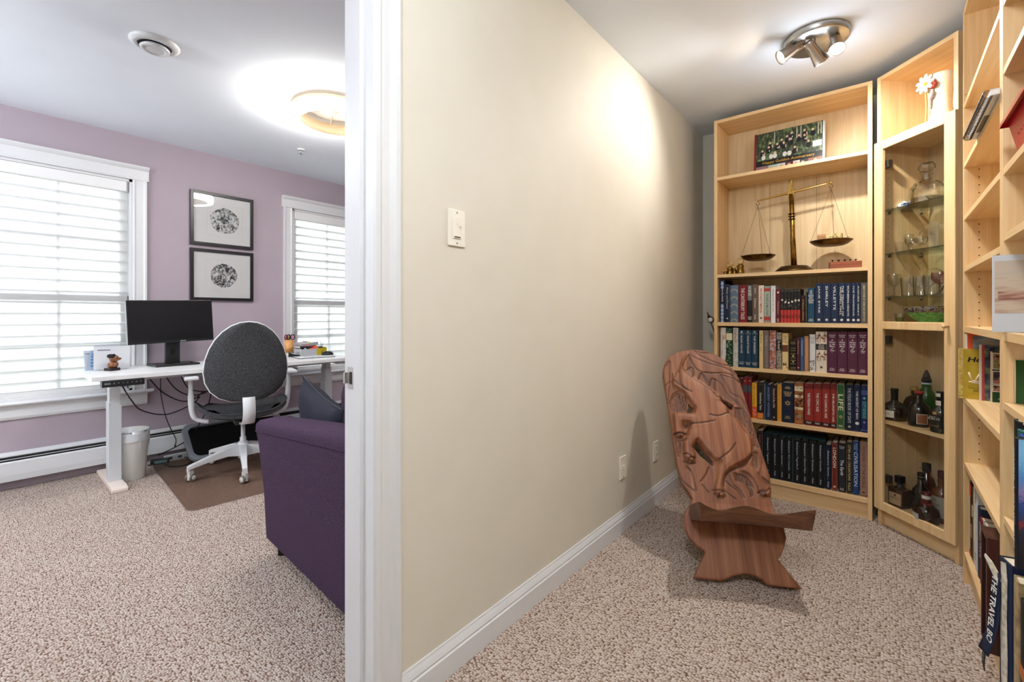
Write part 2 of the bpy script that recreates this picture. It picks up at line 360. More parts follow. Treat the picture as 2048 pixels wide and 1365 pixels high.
def bookcase(name, label, loc, rz, W, shelves, D=.28, ext=True, plinth=True, holes=True):
    r = thing(name, label, 'bookcase', loc, rz, 'maple bookcases')
    l = MB().box(0, T, 0, D, 0, 2.02).build('side_panel', mv, r, bevel=.0008); q = MB().box(W - T, W, 0, D, 0, 2.02).build('side_panel', mv, r, bevel=.0008)
    if holes: pin_holes(l, T, 1, .2, 1.95); pin_holes(q, W - T, -1, .2, 1.95)
    MB().box(T, W - T, D - .012, D - .006, .085, 2.0).build('back_panel', mback, r)
    m = MB()
    for k in (1, 2): m.box(T + (W - 2 * T) * k / 3 - .0008, T + (W - 2 * T) * k / 3 + .0008, D - .0125, D - .0118, .12, 1.97)
    m.build('panel_seam', pmat('seam_brown', '8A6E48', .8), r)
    MB().box(T, W - T, .02, .032, 0, .088).build('plinth', mh, r)
    for z in shelves: MB().box(T, W - T, .0015, D - .013, z - (.024 if z in (.113, 1.062) else T), z).build('shelf', mh, r, bevel=.0008)
    if ext:
        e = MB().box(0, T, 0, D, 2.021, 2.37).build('extension_side_panel', mv, r, bevel=.0008); f = MB().box(W - T, W, 0, D, 2.021, 2.37).build('extension_side_panel', mv, r, bevel=.0008)
        MB().box(T, W - T, .0005, D, 2.35, 2.37).build('extension_top', mh, r, bevel=.0008)
        MB().box(T, W - T, D - .012, D - .006, 2.0, 2.35).build('extension_back_panel', mback, r)
    return r
BX0, BY, BW = -.856, 3.107, .806
bookcase('bookcase', 'maple bookcase with brass scales and long rows of bound books on far wall', (BX0, BY, 0), 0, BW, [2.0, 1.37, 1.062, .778, .4645, .113])
S1 = [1.985, 1.7375, 1.52, 1.307, 1.062, .768, .50, .13]
bookcase('bookcase', 'maple bookcase on right with bent spiral notebook, yellow booklet and sparse shelves', (.253, 2.655, 0), -PI / 2, .80, S1)
S2 = [1.985, 1.794, 1.517, 1.333, 1.062, .868, .553, .13]
bookcase('bookcase', 'nearest maple bookcase at right picture edge holding the red tray', (.253, 1.853, 0), -PI / 2, .80, S2)
# ------------------------------------------------------------------ diagonal glass-door cabinet
CR = R(-46.6); CL = Vector((-.0440, 3.0884, 0)); CW = .415
doorglass = thin_glass('cabinet_glass', 'FEFEFC', .02); shelfglass = thin_glass('shelf_glass', 'F2F8F2', .06)
hinge = pmat('hinge_metal', '5B544C', .4, .8)
def cpt(x, y, z=0): return CL + Vector((x * math.cos(CR) - y * math.sin(CR), x * math.sin(CR) + y * math.cos(CR), z))
cab = thing('corner_cabinet', 'diagonal maple corner cabinet with a glass door, glassware above and liquor bottles below', 'cabinet', CL, CR)
y0, y1 = .021, .30
for xa, xb in ((.002, .022), (CW - .022, CW - .002)):
    s = MB().box(xa, xb, y0, y1, 0, 2.02).build('side_panel', mv, cab, bevel=.0008); pin_holes(s, xb if xa < .1 else xa, 1 if xa < .1 else -1, .2, 1.95, (.06, .24))
    MB().box(xa, xb, y0 - .004, y1, 2.021, 2.37).build('extension_side_panel', mv, cab, bevel=.0008)
MB().box(.02, CW - .02, y1 - .012, y1 - .006, .08, 2.35).build('back_panel', mback, cab)
MB().box(.022, CW - .022, y0 - .003, y1, 2.35, 2.37).build('extension_top', mh, cab); MB().box(.022, CW - .022, y0, y1 - .012, 2.0, 2.02).build('carcass_top', mh, cab)
MB().box(.022, CW - .022, y0 + .02, y0 + .032, 0, .088).build('plinth', mh, cab)
for z in (1.062, .56, .113): MB().box(.022, CW - .022, y0 + .002, y1 - .012, z - .02, z).build('shelf', mh, cab)
GZ = (1.66, 1.432, 1.205)
for z in GZ:
    g = MB().box(.024, CW - .024, y0 + .012, y1 - .02, z - .006, z).build('glass_shelf', shelfglass, cab)
    for xx in (.03, CW - .03):
        for yy in (.06, .24): MB().lathe([(.004, -.012), (.006, -.012), (.006, 0), (.004, 0)], 10, (xx, yy, z - .007), None).build('shelf_support', hinge, g)
d = MB(); fw = .05; dz0, dz1 = .087, 2.02
for (xa, xb, za, zb) in ((0, fw, dz0, dz1), (CW - fw, CW, dz0, dz1), (fw, CW - fw, dz1 - fw * .9, dz1), (fw, CW - fw, dz0, dz0 + .045), (fw, CW - fw, 1.035, 1.075)):
    d.box(xa, xb, 0, .019, za, zb)
door = d.build('glass_door', mv, cab, bevel=.003)
MB().box(fw - .004, CW - fw + .004, .010, .013, 1.07, dz1 - .04).build('upper_pane', doorglass, door); MB().box(fw - .004, CW - fw + .004, .010, .013, dz0 + .04, 1.04).build('lower_pane', doorglass, door)
MB().lathe([(.005, 0), (.005, .012), (.009, .016), (.0095, .024), (.007, .028)], 14, (CW - .03, 0, 1.058), (0, -1, 0)).build('door_knob', mv, door)
for z in (1.90, .98, .25): MB().box(.024, .06, y0 + .004, y0 + .03, z - .02, z + .02, .003).lathe([(.012, 0), (.012, .008)], 12, (.026, y0 + .03, z), (1, 0, 0)).build('hinge', hinge, cab)
# ------------------------------------------------------------------ books
paper = noisy('page_edges', [(.4, 'D8CBB0'), (.6, 'E9DFCA')], (30, 30, 900), .9)
def cloth(h, gloss=.6):
    n = 'book_cloth_' + h
    if n in MATS: return MATS[n]
    m = pmat(n, h, gloss, spec=.3); nt = m.node_tree
    n2 = tex(nt, 'Noise', Scale=1.0, Detail=2); nt.links.new(coords(nt, (700,) * 3), n2.inputs['Vector']); bump(nt, n2.outputs[0], .0002, .5)
    return m
def speckle(name, stops, scale, detail=6):   # printed picture covers
    return noisy('print_' + name, stops, scale, .45, 0, detail)
def book(loc, rz, w, h, d, cov, label, ops=(), group=None, tilt=0, rounded=.25, name='book', label_cat='book'):
    r = thing(name, label, label_cat, loc, rz, group)
    if tilt: r.rotation_euler = (0, tilt, rz)
    cm = cloth(cov) if isinstance(cov, str) else cov
    t = min(.0028, w * .14); bul = min(.003, w * rounded * .4)
    m = MB(); n = 5; P = []
    for k in range(n):
        a = -1 + 2 * k / (n - 1); P.append((w / 2 + a * w / 2, bul * (a * a)))
    poly = P + [(w, d), (w - t, d), (w - t, bul + t), (t, bul + t), (t, d), (0, d)]
    nb = len(poly); vs = [(a, b, 0) for a, b in poly] + [(a, b, h) for a, b in poly]
    fs = [(i, (i + 1) % nb, nb + (i + 1) % nb, nb + i) for i in range(nb)]
    # caps: two boards and the spine strip
    def cap(o, rev):
        q = [(n - 1, n, n + 1, n + 2), (0, n + 3, n + 4, n + 5), tuple(range(n)) + (n + 2, n + 3)]
        for f in q: fs.append(tuple(i + o for i in (f[::-1] if not rev else f)))
    cap(0, False); cap(nb, True)
    m.add(vs, fs); m.build('cover', cm, r)
    MB().box(t, w - t, bul + t + .0005, d - .003, .003, h - .003).build('page_block', paper, r)
    orn = {}
    for op in ops:
        k = op[0]
        if k == 'band':
            orn.setdefault(op[3], MB()).box(.0006, w - .0006, -.0004, .003, op[1] * h, op[2] * h)
        elif k == 'line':
            orn.setdefault(op[2], MB()).box(.001, w - .001, -.0004, .003, op[1] * h - .0007, op[1] * h + .0007)
        elif k == 'frame':
            b = orn.setdefault(op[1], MB()); e = .0018
            for q in ((.0012, .0022, .004, h - .004), (w - .0022, w - .0012, .004, h - .004)): b.box(q[0], q[1], -.0005, .0025, q[2], q[3])
            b.box(.0012, w - .0012, -.0005, .0025, .004, .005).box(.0012, w - .0012, -.0005, .0025, h - .005, h - .004)
        elif k == 'disc':
            z, rr, c = op[1] * h, op[2], op[3]; nn = 14
            orn.setdefault(c, MB()).add([(w / 2 + rr * math.cos(2 * PI * i / nn), -.0005, z + rr * math.sin(2 * PI * i / nn)) for i in range(nn)], [tuple(range(nn))])
        elif k == 'arcs':
            b = orn.setdefault(op[1], MB())
            nrow = max(2, int(h / (w * .95)))
            for i in range(nrow + 1):
                zc = h * i / nrow
                for rr in (w * .48, w * .36):
                    pts = [(w / 2 + rr * math.cos(a), zc + rr * math.sin(a)) for a in [PI * j / 10 for j in range(11)]]
                    pts = [(x, z) for x, z in pts if .001 < x < w - .001 and 0 < z < h - .001]
                    for (xa, za), (xb, zb) in zip(pts, pts[1:]):
                        L = Vector((xb - xa, 0, zb - za)); 
                        if L.length < 1e-5: continue
                        nn = Vector((-L.z, 0, L.x)).normalized() * .0008
                        b.add([Vector((xa, -.0005, za)) + nn, Vector((xa, -.0005, za)) - nn, Vector((xb, -.0005, zb)) - nn, Vector((xb, -.0005, zb)) + nn], [(0, 1, 2, 3)])
        elif k == 'rings':
            b = orn.setdefault(op[3], MB())
            for z in np.arange(op[1] * h, op[2] * h, w * .95):
                nn = 12; rr = w * .36; b.add([(w / 2 + rr * math.cos(2 * PI * i / nn), -.0005, z + rr * math.sin(2 * PI * i / nn)) for i in range(nn)], [tuple(range(nn))])
                for sx in (-1, 1):
                    b.obox((w / 2, -.0004, z + w * .48), (w * .3, 0, sx * w * .12), (0, .0002, 0), (0, 0, .0012))
        elif k == 'star':
            b = orn.setdefault(op[3], MB()); z = op[1] * h; rr = op[2]
            for i in range(12):
                a = 2 * PI * i / 12; v = Vector((math.cos(a), 0, math.sin(a))); p_ = Vector((-v.z, 0, v.x)) * rr * .12; c = Vector((w / 2, -.0005, z))
                b.add([c + v * rr * .35 + p_, c + v * rr * .35 - p_, c + v * rr * (1 if i % 2 else .75)], [(0, 1, 2)])
        elif k == 'specks':                   # scattered small printed marks
            b = orn.setdefault(op[3], MB()); rg = random.Random(len(label) * 31 + int(w * 1e5))
            for i in range(op[4]):
                z = h * (op[1] + (op[2] - op[1]) * rg.random()); x = w * (.12 + .76 * rg.random()); a = rg.random() * PI; e = w * (.05 + .11 * rg.random())
                b.obox((x, -.0004, z), (e * math.cos(a), 0, e * math.sin(a)), (0, .0002, 0), (-e * .4 * math.sin(a), 0, e * .4 * math.cos(a)))
        elif k == 'down':                     # title running down the spine: op = z_top, z_bottom, colour, words, share of width
            zt, zb = op[1] * h, op[2] * h; sh = op[5] if len(op) > 5 else .5
            text(op[4], (w / 2, -.0004, (zt + zb) / 2), (0, 0, -1), (1, 0, 0), zt - zb, w * sh, plain(op[3]), r, 'spine_title', op[6] if len(op) > 6 else 0, .004)
        elif k == 'across':
            zt, zb = op[1] * h, op[2] * h; sh = op[5] if len(op) > 5 else .8
            text(op[4], (w / 2, -.0004, (zt + zb) / 2), (1, 0, 0), (0, 0, 1), w * sh, zt - zb, plain(op[3]), r, 'spine_lettering', op[6] if len(op) > 6 else 0, .004)
    for c, b in orn.items(): b.build('spine_ornament', plain(c), r)['kind'] = 'stuff'
    return r
YS = BY + .028                                # plane of the spines in the far bookcase
def rowbooks(origin, scale, zs, rows, group):
    ox, oy = origin
    for (a, b, top, cov, label, dep, ops) in rows:
        xa = px(ox + a / scale, 600, 'Y', YS).x; xb = px(ox + b / scale, 600, 'Y', YS).x
        zt = px(ox + (a + b) / 2 / scale, oy + top / scale, 'Y', YS).z
        lim = min(.225, dep)
        book((xa + .0006, YS, zs), 0, (xb - xa) - .0012, zt - zs, lim, cov, label, ops, group)
GD = 'D8B970'; WH = 'E8E4DA'
def bronte(t): return [('down', .93, .93 - min(.75, .075 * len(t)), WH, t, .30 if '\n' not in t else .62), ('disc', .085, .0065, 'CFCBC0')]
NAVY = '1D2C47'
row1 = [
 (115, 165, 115, '182243', 'dark navy book with pale blue circle chain, leftmost on its shelf', .2, [('rings', .02, .40, '9FB4DA'), ('rings', .82, .98, '9FB4DA'), ('down', .78, .48, WH, 'Fairy Tales of the East', .5)]),
 (168, 225, 165, '1A2138', 'dark navy book with silver script right of the circle-patterned spine', .2, [('down', .92, .35, 'C9CAD2', 'Water and Dreams', .34, .3), ('disc', .1, .005, 'C9CAD2'), ('frame', '6E7788')]),
 (228, 322, 175, '5F7389', 'slate blue book with pale yellow fan pattern', .2, [('arcs', 'D7CFA0')]),
 (325, 420, 172, '7E1A24', 'dark red book with large white capitals running down its spine', .2, [('down', .92, .08, WH, 'THE CANTERBURY TALES', .44)]),
 (425, 478, 168, '24211F', 'black book with grey upper spine beside the red tales volume', .2, [('band', .58, .98, '77777A'), ('across', .95, .7, WH, 'THE\nDARK\nTOWER', .8), ('across', .16, .07, WH, 'FOLIO', .8)]),
 (480, 548, 165, '6B5A4C', 'taupe brown book with three short cream words down the spine', .2, [('down', .90, .76, 'E3D7BE', 'Joyce', .3), ('down', .63, .38, 'E3D7BE', 'Dubliners', .3), ('down', .2, .08, 'E3D7BE', 'Folio', .3), ('frame', '8C7A68')]),
 (550, 612, 178, 'E4D6C6', 'cream book with thin red capitals and dark foot emblem', .19, [('down', .93, .25, 'A8423A', 'THE SCARLET PIMPERNEL', .42), ('disc', .12, .006, '6A4A38')]),
 (615, 685, 185, '8F9A8E', 'grey green book with two red bands', .19, [('band', .86, .94, 'B23A34'), ('band', .06, .16, 'B23A34'), ('band', .18, .84, 'A9B5A2'), ('down', .80, .2, '3F4A44', 'THE HEART OF MIDLOTHIAN', .42)]),
 (690, 745, 180, 'E3DFE0', 'white book with grey script between green and maroon spines', .19, [('down', .9, .3, '6C6668', 'Rebecca by the Sea', .4, .3), ('line', .97, '9A8F90')]),
 (748, 800, 220, '5C1C26', 'short maroon book just left of the red and black set', .18, [('down', .65, .25, 'D9B7A0', 'A Sentimental Journey', .3), ('disc', .9, .005, WH), ('across', .12, .03, 'D9B7A0', 'F\nS', .5)])]
rep = ['DECAMERON', 'ODYSSEY', 'ILIAD', 'AENEID', 'INFERNO', 'METAMORPH']
ordn = ['first', 'second', 'third', 'fourth', 'fifth', 'sixth', 'seventh', 'eighth']
for i in range(6):
    a = 802 + i * 37.9
    row1.append((a, a + 37.5, 222 - (i > 3) * 6, '201D1C', '%s from left of six black books with red lower spines' % ordn[i], .15,
                 [('band', .0, .385, 'B8342C'), ('across', .24, .13, '2A1512', 'PQRSTU'[i] + 'A', .9), ('disc', [.68, .62, .6, .63, .66, .66][i], .0055, 'D9D4C8'), ('specks', .45, .72, 'CFC9BD', 7), ('line', .95, '9C978C'), ('line', .40, '0E0C0C')]))
row1 += [
 (1035, 1080, 290, '2E1518', 'short dark maroon book with gold title right of black and red set', .15, [('down', .85, .1, GD, 'A History of Rome', .4)]),
 (1083, 1105, 250, '35352A', 'thin dark olive book beside the teal spine', .15, [('down', .9, .1, 'A8A070', 'Essays and Letters', .4)]),
 (1110, 1188, 205, '1E4560', 'teal blue book with white capital lettering at top left of navy set', .17, [('across', .93, .56, WH, 'THE\nSPYS\nBEDSIDE\nBOOK\nGRAHAM\nGREENE', .8), ('across', .12, .05, WH, 'FOLIO\nSOCIETY', .8)])]
for (a, b, t, o) in ((1195, 1282, 'JANE EYRE', 0), (1283, 1372, 'SHIRLEY', 1), (1374, 1460, 'VILLETTE', 2), (1462, 1535, 'THE TENANT OF\nWILDFELL HALL', 3), (1537, 1605, 'WUTHERING HEIGHTS', 4), (1607, 1660, 'THE PROFESSOR', 5), (1662, 1712, 'AGNES GREY', 6)):
    row1.append((a, b, 152 - (o > 2) * 5, NAVY, '%s of the seven matching tall navy volumes with silver titles' % ordn[o], .19, bronte(t)))
row1.append((1714, 1792, 146, '57544F', 'tall grey book with pale yellow title, rightmost above maroon set', .19, [('down', .94, .06, 'D6CE9C', 'GREAT STORIES OF CRIME AND DETECTION', .26)]))
rowbooks((1420, 540), 5.688, 1.062, row1, 'books on the row below the scales')
TEAL = '1B3C52'
row2 = [
 (118, 180, 658, speckle('landscape', [(.3, 'C9CCCB'), (.5, 'DDDAD4'), (.7, 'B07A66')], (60, 60, 14)), 'pale landscape-printed book, leftmost in the second row of books', .2, [('band', .0, .12, '4B3B36')]),
 (182, 255, 660, '1F3B2A', 'dark green book with cream label and curling pale vine', .2, [('band', .68, .86, 'E2D8B0'), ('specks', .04, .66, 'A8C49A', 34), ('specks', .88, .99, 'A8C49A', 8)]),
 (260, 320, 660, speckle('fog', [(.3, 'A8ABA0'), (.5, 'C9C8BC'), (.7, 'E0DED2')], 55), 'misty grey book with rust lettering in upper half', .2, [('down', .95, .6, '8E5A42', 'TRAFALGAR', .5)])]
for (a, b, o, tt, lead) in ((322, 395, 0, "BLEAK HOUSE", 'I'), (397, 468, 1, 'PARADE OF TROLLOPE', 'III'), (470, 545, 2, 'THE WARDEN', 'II')):
    row2.append((a, b, 685, TEAL, '%s of three matching teal blue volumes with white titles' % ordn[o], .19, [('across', .97, .925, WH, lead, .25), ('line', .90, 'C5CDD2'), ('down', .85, .38, WH, tt, .28), ('line', .14, 'C5CDD2'), ('across', .12, .075, WH, 'FOLIO', .6)]))
row2 += [
 (558, 605, 690, 'D9BF83', 'straw yellow book with small dark bird right of the teal trio', .18, [('specks', .45, .56, '5A3A26', 9), ('down', .9, .66, '7A5A36', 'Tales', .4)]),
 (610, 670, 690, '7C6E66', 'plain taupe grey book beside the straw yellow one', .18, [('down', .88, .6, 'C8BBB0', 'The Moons', .3), ('line', .95, 'A5988E'), ('line', .08, 'A5988E')]),
 (675, 750, 690, speckle('rustclouds', [(.38, '9A5436'), (.5, 'B2704E'), (.56, 'A9A9C0')], (40, 40, 70)), 'rust orange book with lilac cloud streaks', .18, [('disc', .16, .006, '55557E')]),
 (755, 815, 712, speckle('floral', [(.35, '2A2523'), (.5, '8F8478'), (.65, 'B9AA96')], 130), 'dark floral book with black title label', .17, [('band', .52, .80, '161414'), ('down', .78, .54, WH, 'The Aeneid', .5, .3)]),
 (820, 890, 722, 'E0C48C', 'cream book with brown hills and black horse', .17, [('band', .5, .68, '6B3F26'), ('specks', .04, .2, '221A14', 16), ('across', .93, .75, '6B5536', 'Tales\nof the\nHorses', .7)]),
 (912, 980, 800, '171412', 'low black leather book with gold raised bands', .16, [('line', z, GD) for z in (.05, .1, .22, .34, .42, .55, .66, .74, .88, .93)] + [('disc', .48, .005, GD), ('disc', .29, .004, GD)]),
 (985, 1025, 770, '4E1E24', 'narrow maroon book next to the narrow blue one', .16, [('down', .9, .5, 'C89A90', 'Selected Verse', .4), ('disc', .1, .004, 'C89A90')]),
 (1028, 1068, 770, '3E5A86', 'narrow mid blue book', .16, [('down', .92, .45, 'B8C6DE', 'The Uncommon Reader', .4)]),
 (1072, 1125, 757, 'B98A66', 'tan peach book right of the narrow blue spine', .17, [('frame', '8E6242'), ('line', .95, '8E6242'), ('line', .06, '8E6242')]),
 (1132, 1198, 735, 'DADADA', 'white book with black ink figure at the foot', .18, [('specks', .05, .3, '1C1A1A', 26), ('across', .93, .75, '77777A', 'THE BOOK\nOF BEASTS', .8)]),
 (1203, 1330, 705, 'D8CDBB', 'thick cream book with blossom sprigs and dark label', .2, [('band', .56, .70, '2E2B28'), ('across', .685, .575, 'E2D8C4', 'Three\nAusten\nNovels', .55), ('specks', .74, .97, 'A0705A', 26), ('specks', .28, .52, 'A0705A', 22), ('disc', .13, .007, '6A5A4A')])]
for i, (a, b) in enumerate(((1335, 1445), (1447, 1560), (1562, 1680), (1682, 1795))):
    row2.append((a, b, 705, '4F2339', '%s of four thick plum volumes with white italic titles' % ordn[i], .2,
                 [('across', .93, .855, 'D9C3C8', 'ANTHONY\nPOWELL', .72), ('across', .82, .53, 'EADCDC', 'A\nDance\nto the\nMusic\nof\nTime', .62, .3), ('across', .52, .50, 'EADCDC', '*' * (i + 1), .08 * (i + 1)), ('across', .13, .06, 'D9C3C8', 'FOLIO\nSOCIETY', .62)]))
rowbooks((1420, 540), 5.688, .778, row2, 'books on the row behind the carved chair top')
row3 = [
 (60, 110, 115, '3A1A1E', 'dark maroon book hidden behind the carved chair top', .18, []), (112, 160, 130, '2A2C33', 'charcoal book hidden behind the carved chair top', .18, []), (162, 203, 125, '4A2622', 'brown red book half hidden by the carved chair', .18, []),
 (205, 250, 112, '7A1E26', 'left one of two dark red books with grey spine labels', .18, [('band', .62, .80, '4A4A4C'), ('disc', .9, .003, GD)]),
 (252, 288, 115, '7A1E26', 'right one of two dark red books with grey spine labels', .18, [('band', .62, .80, '4A4A4C'), ('across', .93, .89, GD, 'VI', .5)]),
 (290, 335, 165, 'E0A828', 'yellow book with orange and white foot', .17, [('band', .02, .33, 'D8562C'), ('specks', .08, .25, 'F0E8E0', 10), ('down', .95, .4, '9C6A20', 'A Man of the World', .35)]),
 (338, 396, 160, '241C18', 'black book with white Tales lettering and orange foot', .17, [('band', .02, .17, 'D8853C'), ('down', .72, .25, WH, 'Canterbury Tales', .45), ('line', .95, 'A8622C')]),
 (398, 415, 170, '4C5A66', 'very thin grey blue book', .17, []),
 (418, 465, 180, '1C2740', 'narrow navy book with silver lettering left of black framed spine', .17, [('down', .93, .1, '8C9AB8', 'ANCIENT VOYAGES', .4), ('frame', '38486A')]),
 (468, 515, 185, '1D1413', 'narrow black book with brown frame and white title', .17, [('frame', '7A4436'), ('down', .9, .36, 'D8CBB8', 'Hound of the Hills', .4), ('disc', .1, .004, 'D8CBB8')]),
 (520, 560, 180, 'D69A38', 'orange yellow book in the row of dark spines', .17, [('down', .95, .05, '9A6420', 'MYTHS OF THE NORTH', .3)]),
 (562, 670, 165, '131C33', 'thick dark navy book with gold sunburst emblem', .2, [('across', .91, .85, GD, 'JOHN\nGRIBBIN', .5), ('across', .78, .66, GD, 'HISTORY OF\nWESTERN\nSCIENCE', .7), ('star', .49, .018, GD), ('across', .17, .10, GD, 'FOLIO\nSOCIETY', .5)]),
 (675, 760, 165, 'A8683C', 'ornate rust and ivory book with dark tree', .2, [('band', .80, .92, 'D9CBA8'), ('band', .64, .70, 'D9CBA8'), ('band', .35, .41, 'D9CBA8'), ('specks', .42, .62, '3A2418', 24), ('disc', .2, .012, '8A8468'), ('specks', .08, .98, '6A3A22', 36), ('frame', '5A2C18')])]
for i, (a, b, t) in enumerate(((768, 849, 'THE PERSIAN WARS'), (850, 926, 'THE CIVIC AGE'), (928, 1001, 'THE CLASSICAL AGE'), (1003, 1060, 'THE HELLENISTIC AGE'))):
    row3.append((a, b, 172, '8C2A22', '%s of four brick red history volumes with white titles' % ordn[i], .2, [('band', .02, .11, '2A1210'), ('band', .88, .99, '6A1E1A'), ('down', .78, .78 - .033 * len(t), WH, t, .30), ('across', .09, .05, WH, 'FOLIO', .55)]))
row3 += [
 (1062, 1135, 175, '2E5A34', 'green book with cream edges and big LIFE title', .2, [('down', .77, .42, 'E2DEB8', 'LIFE', .6), ('disc', .28, .0075, 'D8C890'), ('disc', .28, .005, '5A2A1A'), ('frame', 'D8D4B4'), ('across', .1, .06, 'E2DEB8', 'FOLIO', .5)]),
 (1140, 1215, 180, '141A2A', 'near black navy book right of the green one', .2, [('frame', '46506A'), ('down', .93, .17, 'B8C0CC', 'THE FOLIO BOOK OF DAYS', .42), ('disc', .09, .007, '8C94A4')]),
 (1218, 1278, 185, '17233F', 'navy book with round white portrait at its foot', .2, [('down', .87, .27, 'D8D8D8', 'THE ASCENT OF MAN', .36), ('disc', .18, .0085, 'D0D0CC'), ('frame', '2C3C60')]),
 (1282, 1345, 190, '1A2550', 'blue violet book with teal lettering at the right end', .2, [('band', .30, .66, '1C3A52'), ('down', .66, .30, '5AA8A0', 'EGYPT REVEALED', .5), ('band', .80, .9, '3C4878'), ('disc', .73, .006, '5AA8A0'), ('line', .05, '8088C0'), ('disc', .22, .005, '8088C0')])]
rowbooks((1440, 730), 4.55, .4645, row3, 'books on the fifth shelf')
BLK = '0D1014'
row4 = [(330, 390, 600, '2C1518', 'dark maroon book with pale edges left of the black boxed set', .18, [('frame', '8C8880'), ('down', .9, .3, '7A4A44', 'MACBETH', .4)])]
for i, (a, t) in enumerate(((403, 'Shakespeare: Tragedies I . . . . Folio'), (467, 'Shakespeare: Histories II . . . . Folio'), (531, 'Shakespeare: Histories I . . . . Folio'), (596, 'Shakespeare: Early Comedies . . Folio'), (667, 'Shakespeare: Tragedies II . . . . Folio'), (737, 'Shakespeare: Classical Plays . . Folio'), (808, 'Shakespeare: Romances . . . . Folio'), (879, 'Shakespeare: Comedies . . . . . Folio'))):
    wd = 63 if i < 4 else 69
    row4.append((a, a + wd, 642 + (i * 9.5), BLK, '%s of eight black boxed volumes with silver italic titles' % ordn[i], .18, [('down', .95, .06, 'B8BEC4', t, .3, .35)]))
row4 += [
 (957, 1010, 730, '10192E', 'dark navy slim book right of the black boxed set', .18, [('down', .88, .04, 'C8CED8', 'Shakespeare: Sonnets ..... Folio', .36, .35)]),
 (1015, 1070, 712, '6A2520', 'brick red book with white title in a rounded frame', .2, [('frame', 'B8876A'), ('down', .90, .48, WH, 'LONDON', .5), ('disc', .08, .006, 'C8A88A')]),
 (1075, 1145, 715, '23252A', 'charcoal book with small silver title in its middle', .2, [('across', .94, .88, 'C8C8C8', 'RICHARD\nFORTEY', .7), ('down', .66, .34, 'DCDCDC', 'The Earth', .42), ('across', .08, .03, 'C8C8C8', 'FOLIO', .5)]),
 (1148, 1205, 705, '15161A', 'black book with gold frame and small gold capitals on bottom shelf', .2, [('frame', '9A8458'), ('down', .95, .05, 'CDB888', 'CITIES AND CIVILISATIONS  FOLIO', .42)]),
 (1208, 1264, 700, '1E3F74', 'bright blue book with large white capitals', .2, [('down', .80, .16, 'C8D4E4', 'CIVILISATION', .62), ('down', .97, .82, '9CB4D4', 'KENNETH\nCLARK', .6)]),
 (1270, 1345, 710, '9A7668', 'rose brown book with dark framed title at the right end of bottom shelf', .2, [('frame', '5A3A32'), ('down', .94, .15, '4E3430', 'WONDERS OF THE WORLD', .4), ('disc', .07, .006, '5A3A32')])]
rowbooks((1440, 730), 4.55, .113 + .003, row4, 'books on the bottom shelf')
# teal slipcases around the black sets
slip = pmat('teal_slipcase', '173A42', .6)
for a, b, zt, lab in ((400, 663, 632, 'left of two teal edged slipcases holding black volumes'), (663.5, 953, 668, 'right of two teal edged slipcases holding black volumes')):
    xa = px(1440 + a / 4.55, 900, 'Y', YS).x; xb = px(1440 + b / 4.55, 900, 'Y', YS).x; zz = px(1440 + (a + b) / 2 / 4.55, 730 + (zt + 18) / 4.55, 'Y', YS).z + .008
    s = thing('slipcase', lab, 'slipcase', (xa, YS, .1135), 0, 'slipcases on the bottom shelf'); W_ = xb - xa; hh = zz - .1135
    for nm, q in (('side', (0, .002, 0, .19, 0, hh)), ('side', (W_ - .002, W_, 0, .19, 0, hh)), ('top', (.002, W_ - .002, 0, .19, hh - .0025, hh)), ('bottom', (.002, W_ - .002, 0, .19, 0, .0022)), ('back', (.002, W_ - .002, .187, .19, .0022, hh - .0025))):
        MB().box(*q).build(nm, slip, s)
# ------------------------------------------------------------------ carved two-plank chair
woodc = wood('carved_teak', '6E3F26', '8E5837', 'A56F4A', 'Z', .45, 26)
woodd = wood('worn_dark_teak', '3F2619', '5E3B27', '7A5036', 'X', .38, 20)
FB0, FB1 = Vector((-.607, 1.918, 0)), Vector((-.249, 2.118, 0)); FB = (FB0 + FB1) / 2
CU = (FB1 - FB0).normalized(); CN = Vector((-CU.y, CU.x, 0)); TILT = R(33)
chair_rz = math.atan2(CU.y, CU.x)
CV = math.sin(TILT) * CN + math.cos(TILT) * Vector((0, 0, 1)); CNRM = CU.cross(CV)       # normal points to the sitter's side
def plank_uv(x, y):
    d = Vector(ray(x, y)); o = Vector((0, 0, EYE)); s = (FB - o).dot(CNRM) / d.dot(CNRM); q = o + s * d - FB
    return (q.dot(CU), q.dot(CV))
c0 = lambda p: plank_uv(1300 + p[0] / 2.625, 690 + p[1] / 2.625)
cA = lambda *p: plank_uv(1310 + p[0] / 7.184, 700 + p[1] / 7.184)
cB = lambda *p: plank_uv(1330 + p[0] / 6.826, 850 + p[1] / 6.826)
outl = [(230, 1250), (262, 1180), (290, 1115), (215, 1050), (185, 990), (180, 940), (190, 895), (212, 860), (222, 835), (165, 745), (140, 640), (118, 480), (95, 330), (78, 240), (68, 180), (70, 145), (80, 110), (110, 75), (140, 59), (170, 50), (240, 43), (300, 52), (340, 66), (372, 87), (405, 112), (432, 143), (455, 172), (472, 205), (500, 300), (530, 400), (560, 500), (600, 620), (630, 710), (640, 790), (636, 835),
        (645, 870), (668, 925), (705, 985), (718, 1040), (705, 1100), (675, 1155), (735, 1230), (806, 1312), (620, 1289), (590, 1262), (560, 1243), (500, 1228), (430, 1243), (395, 1262), (370, 1268)]
OUT = [c0(p) for p in outl]
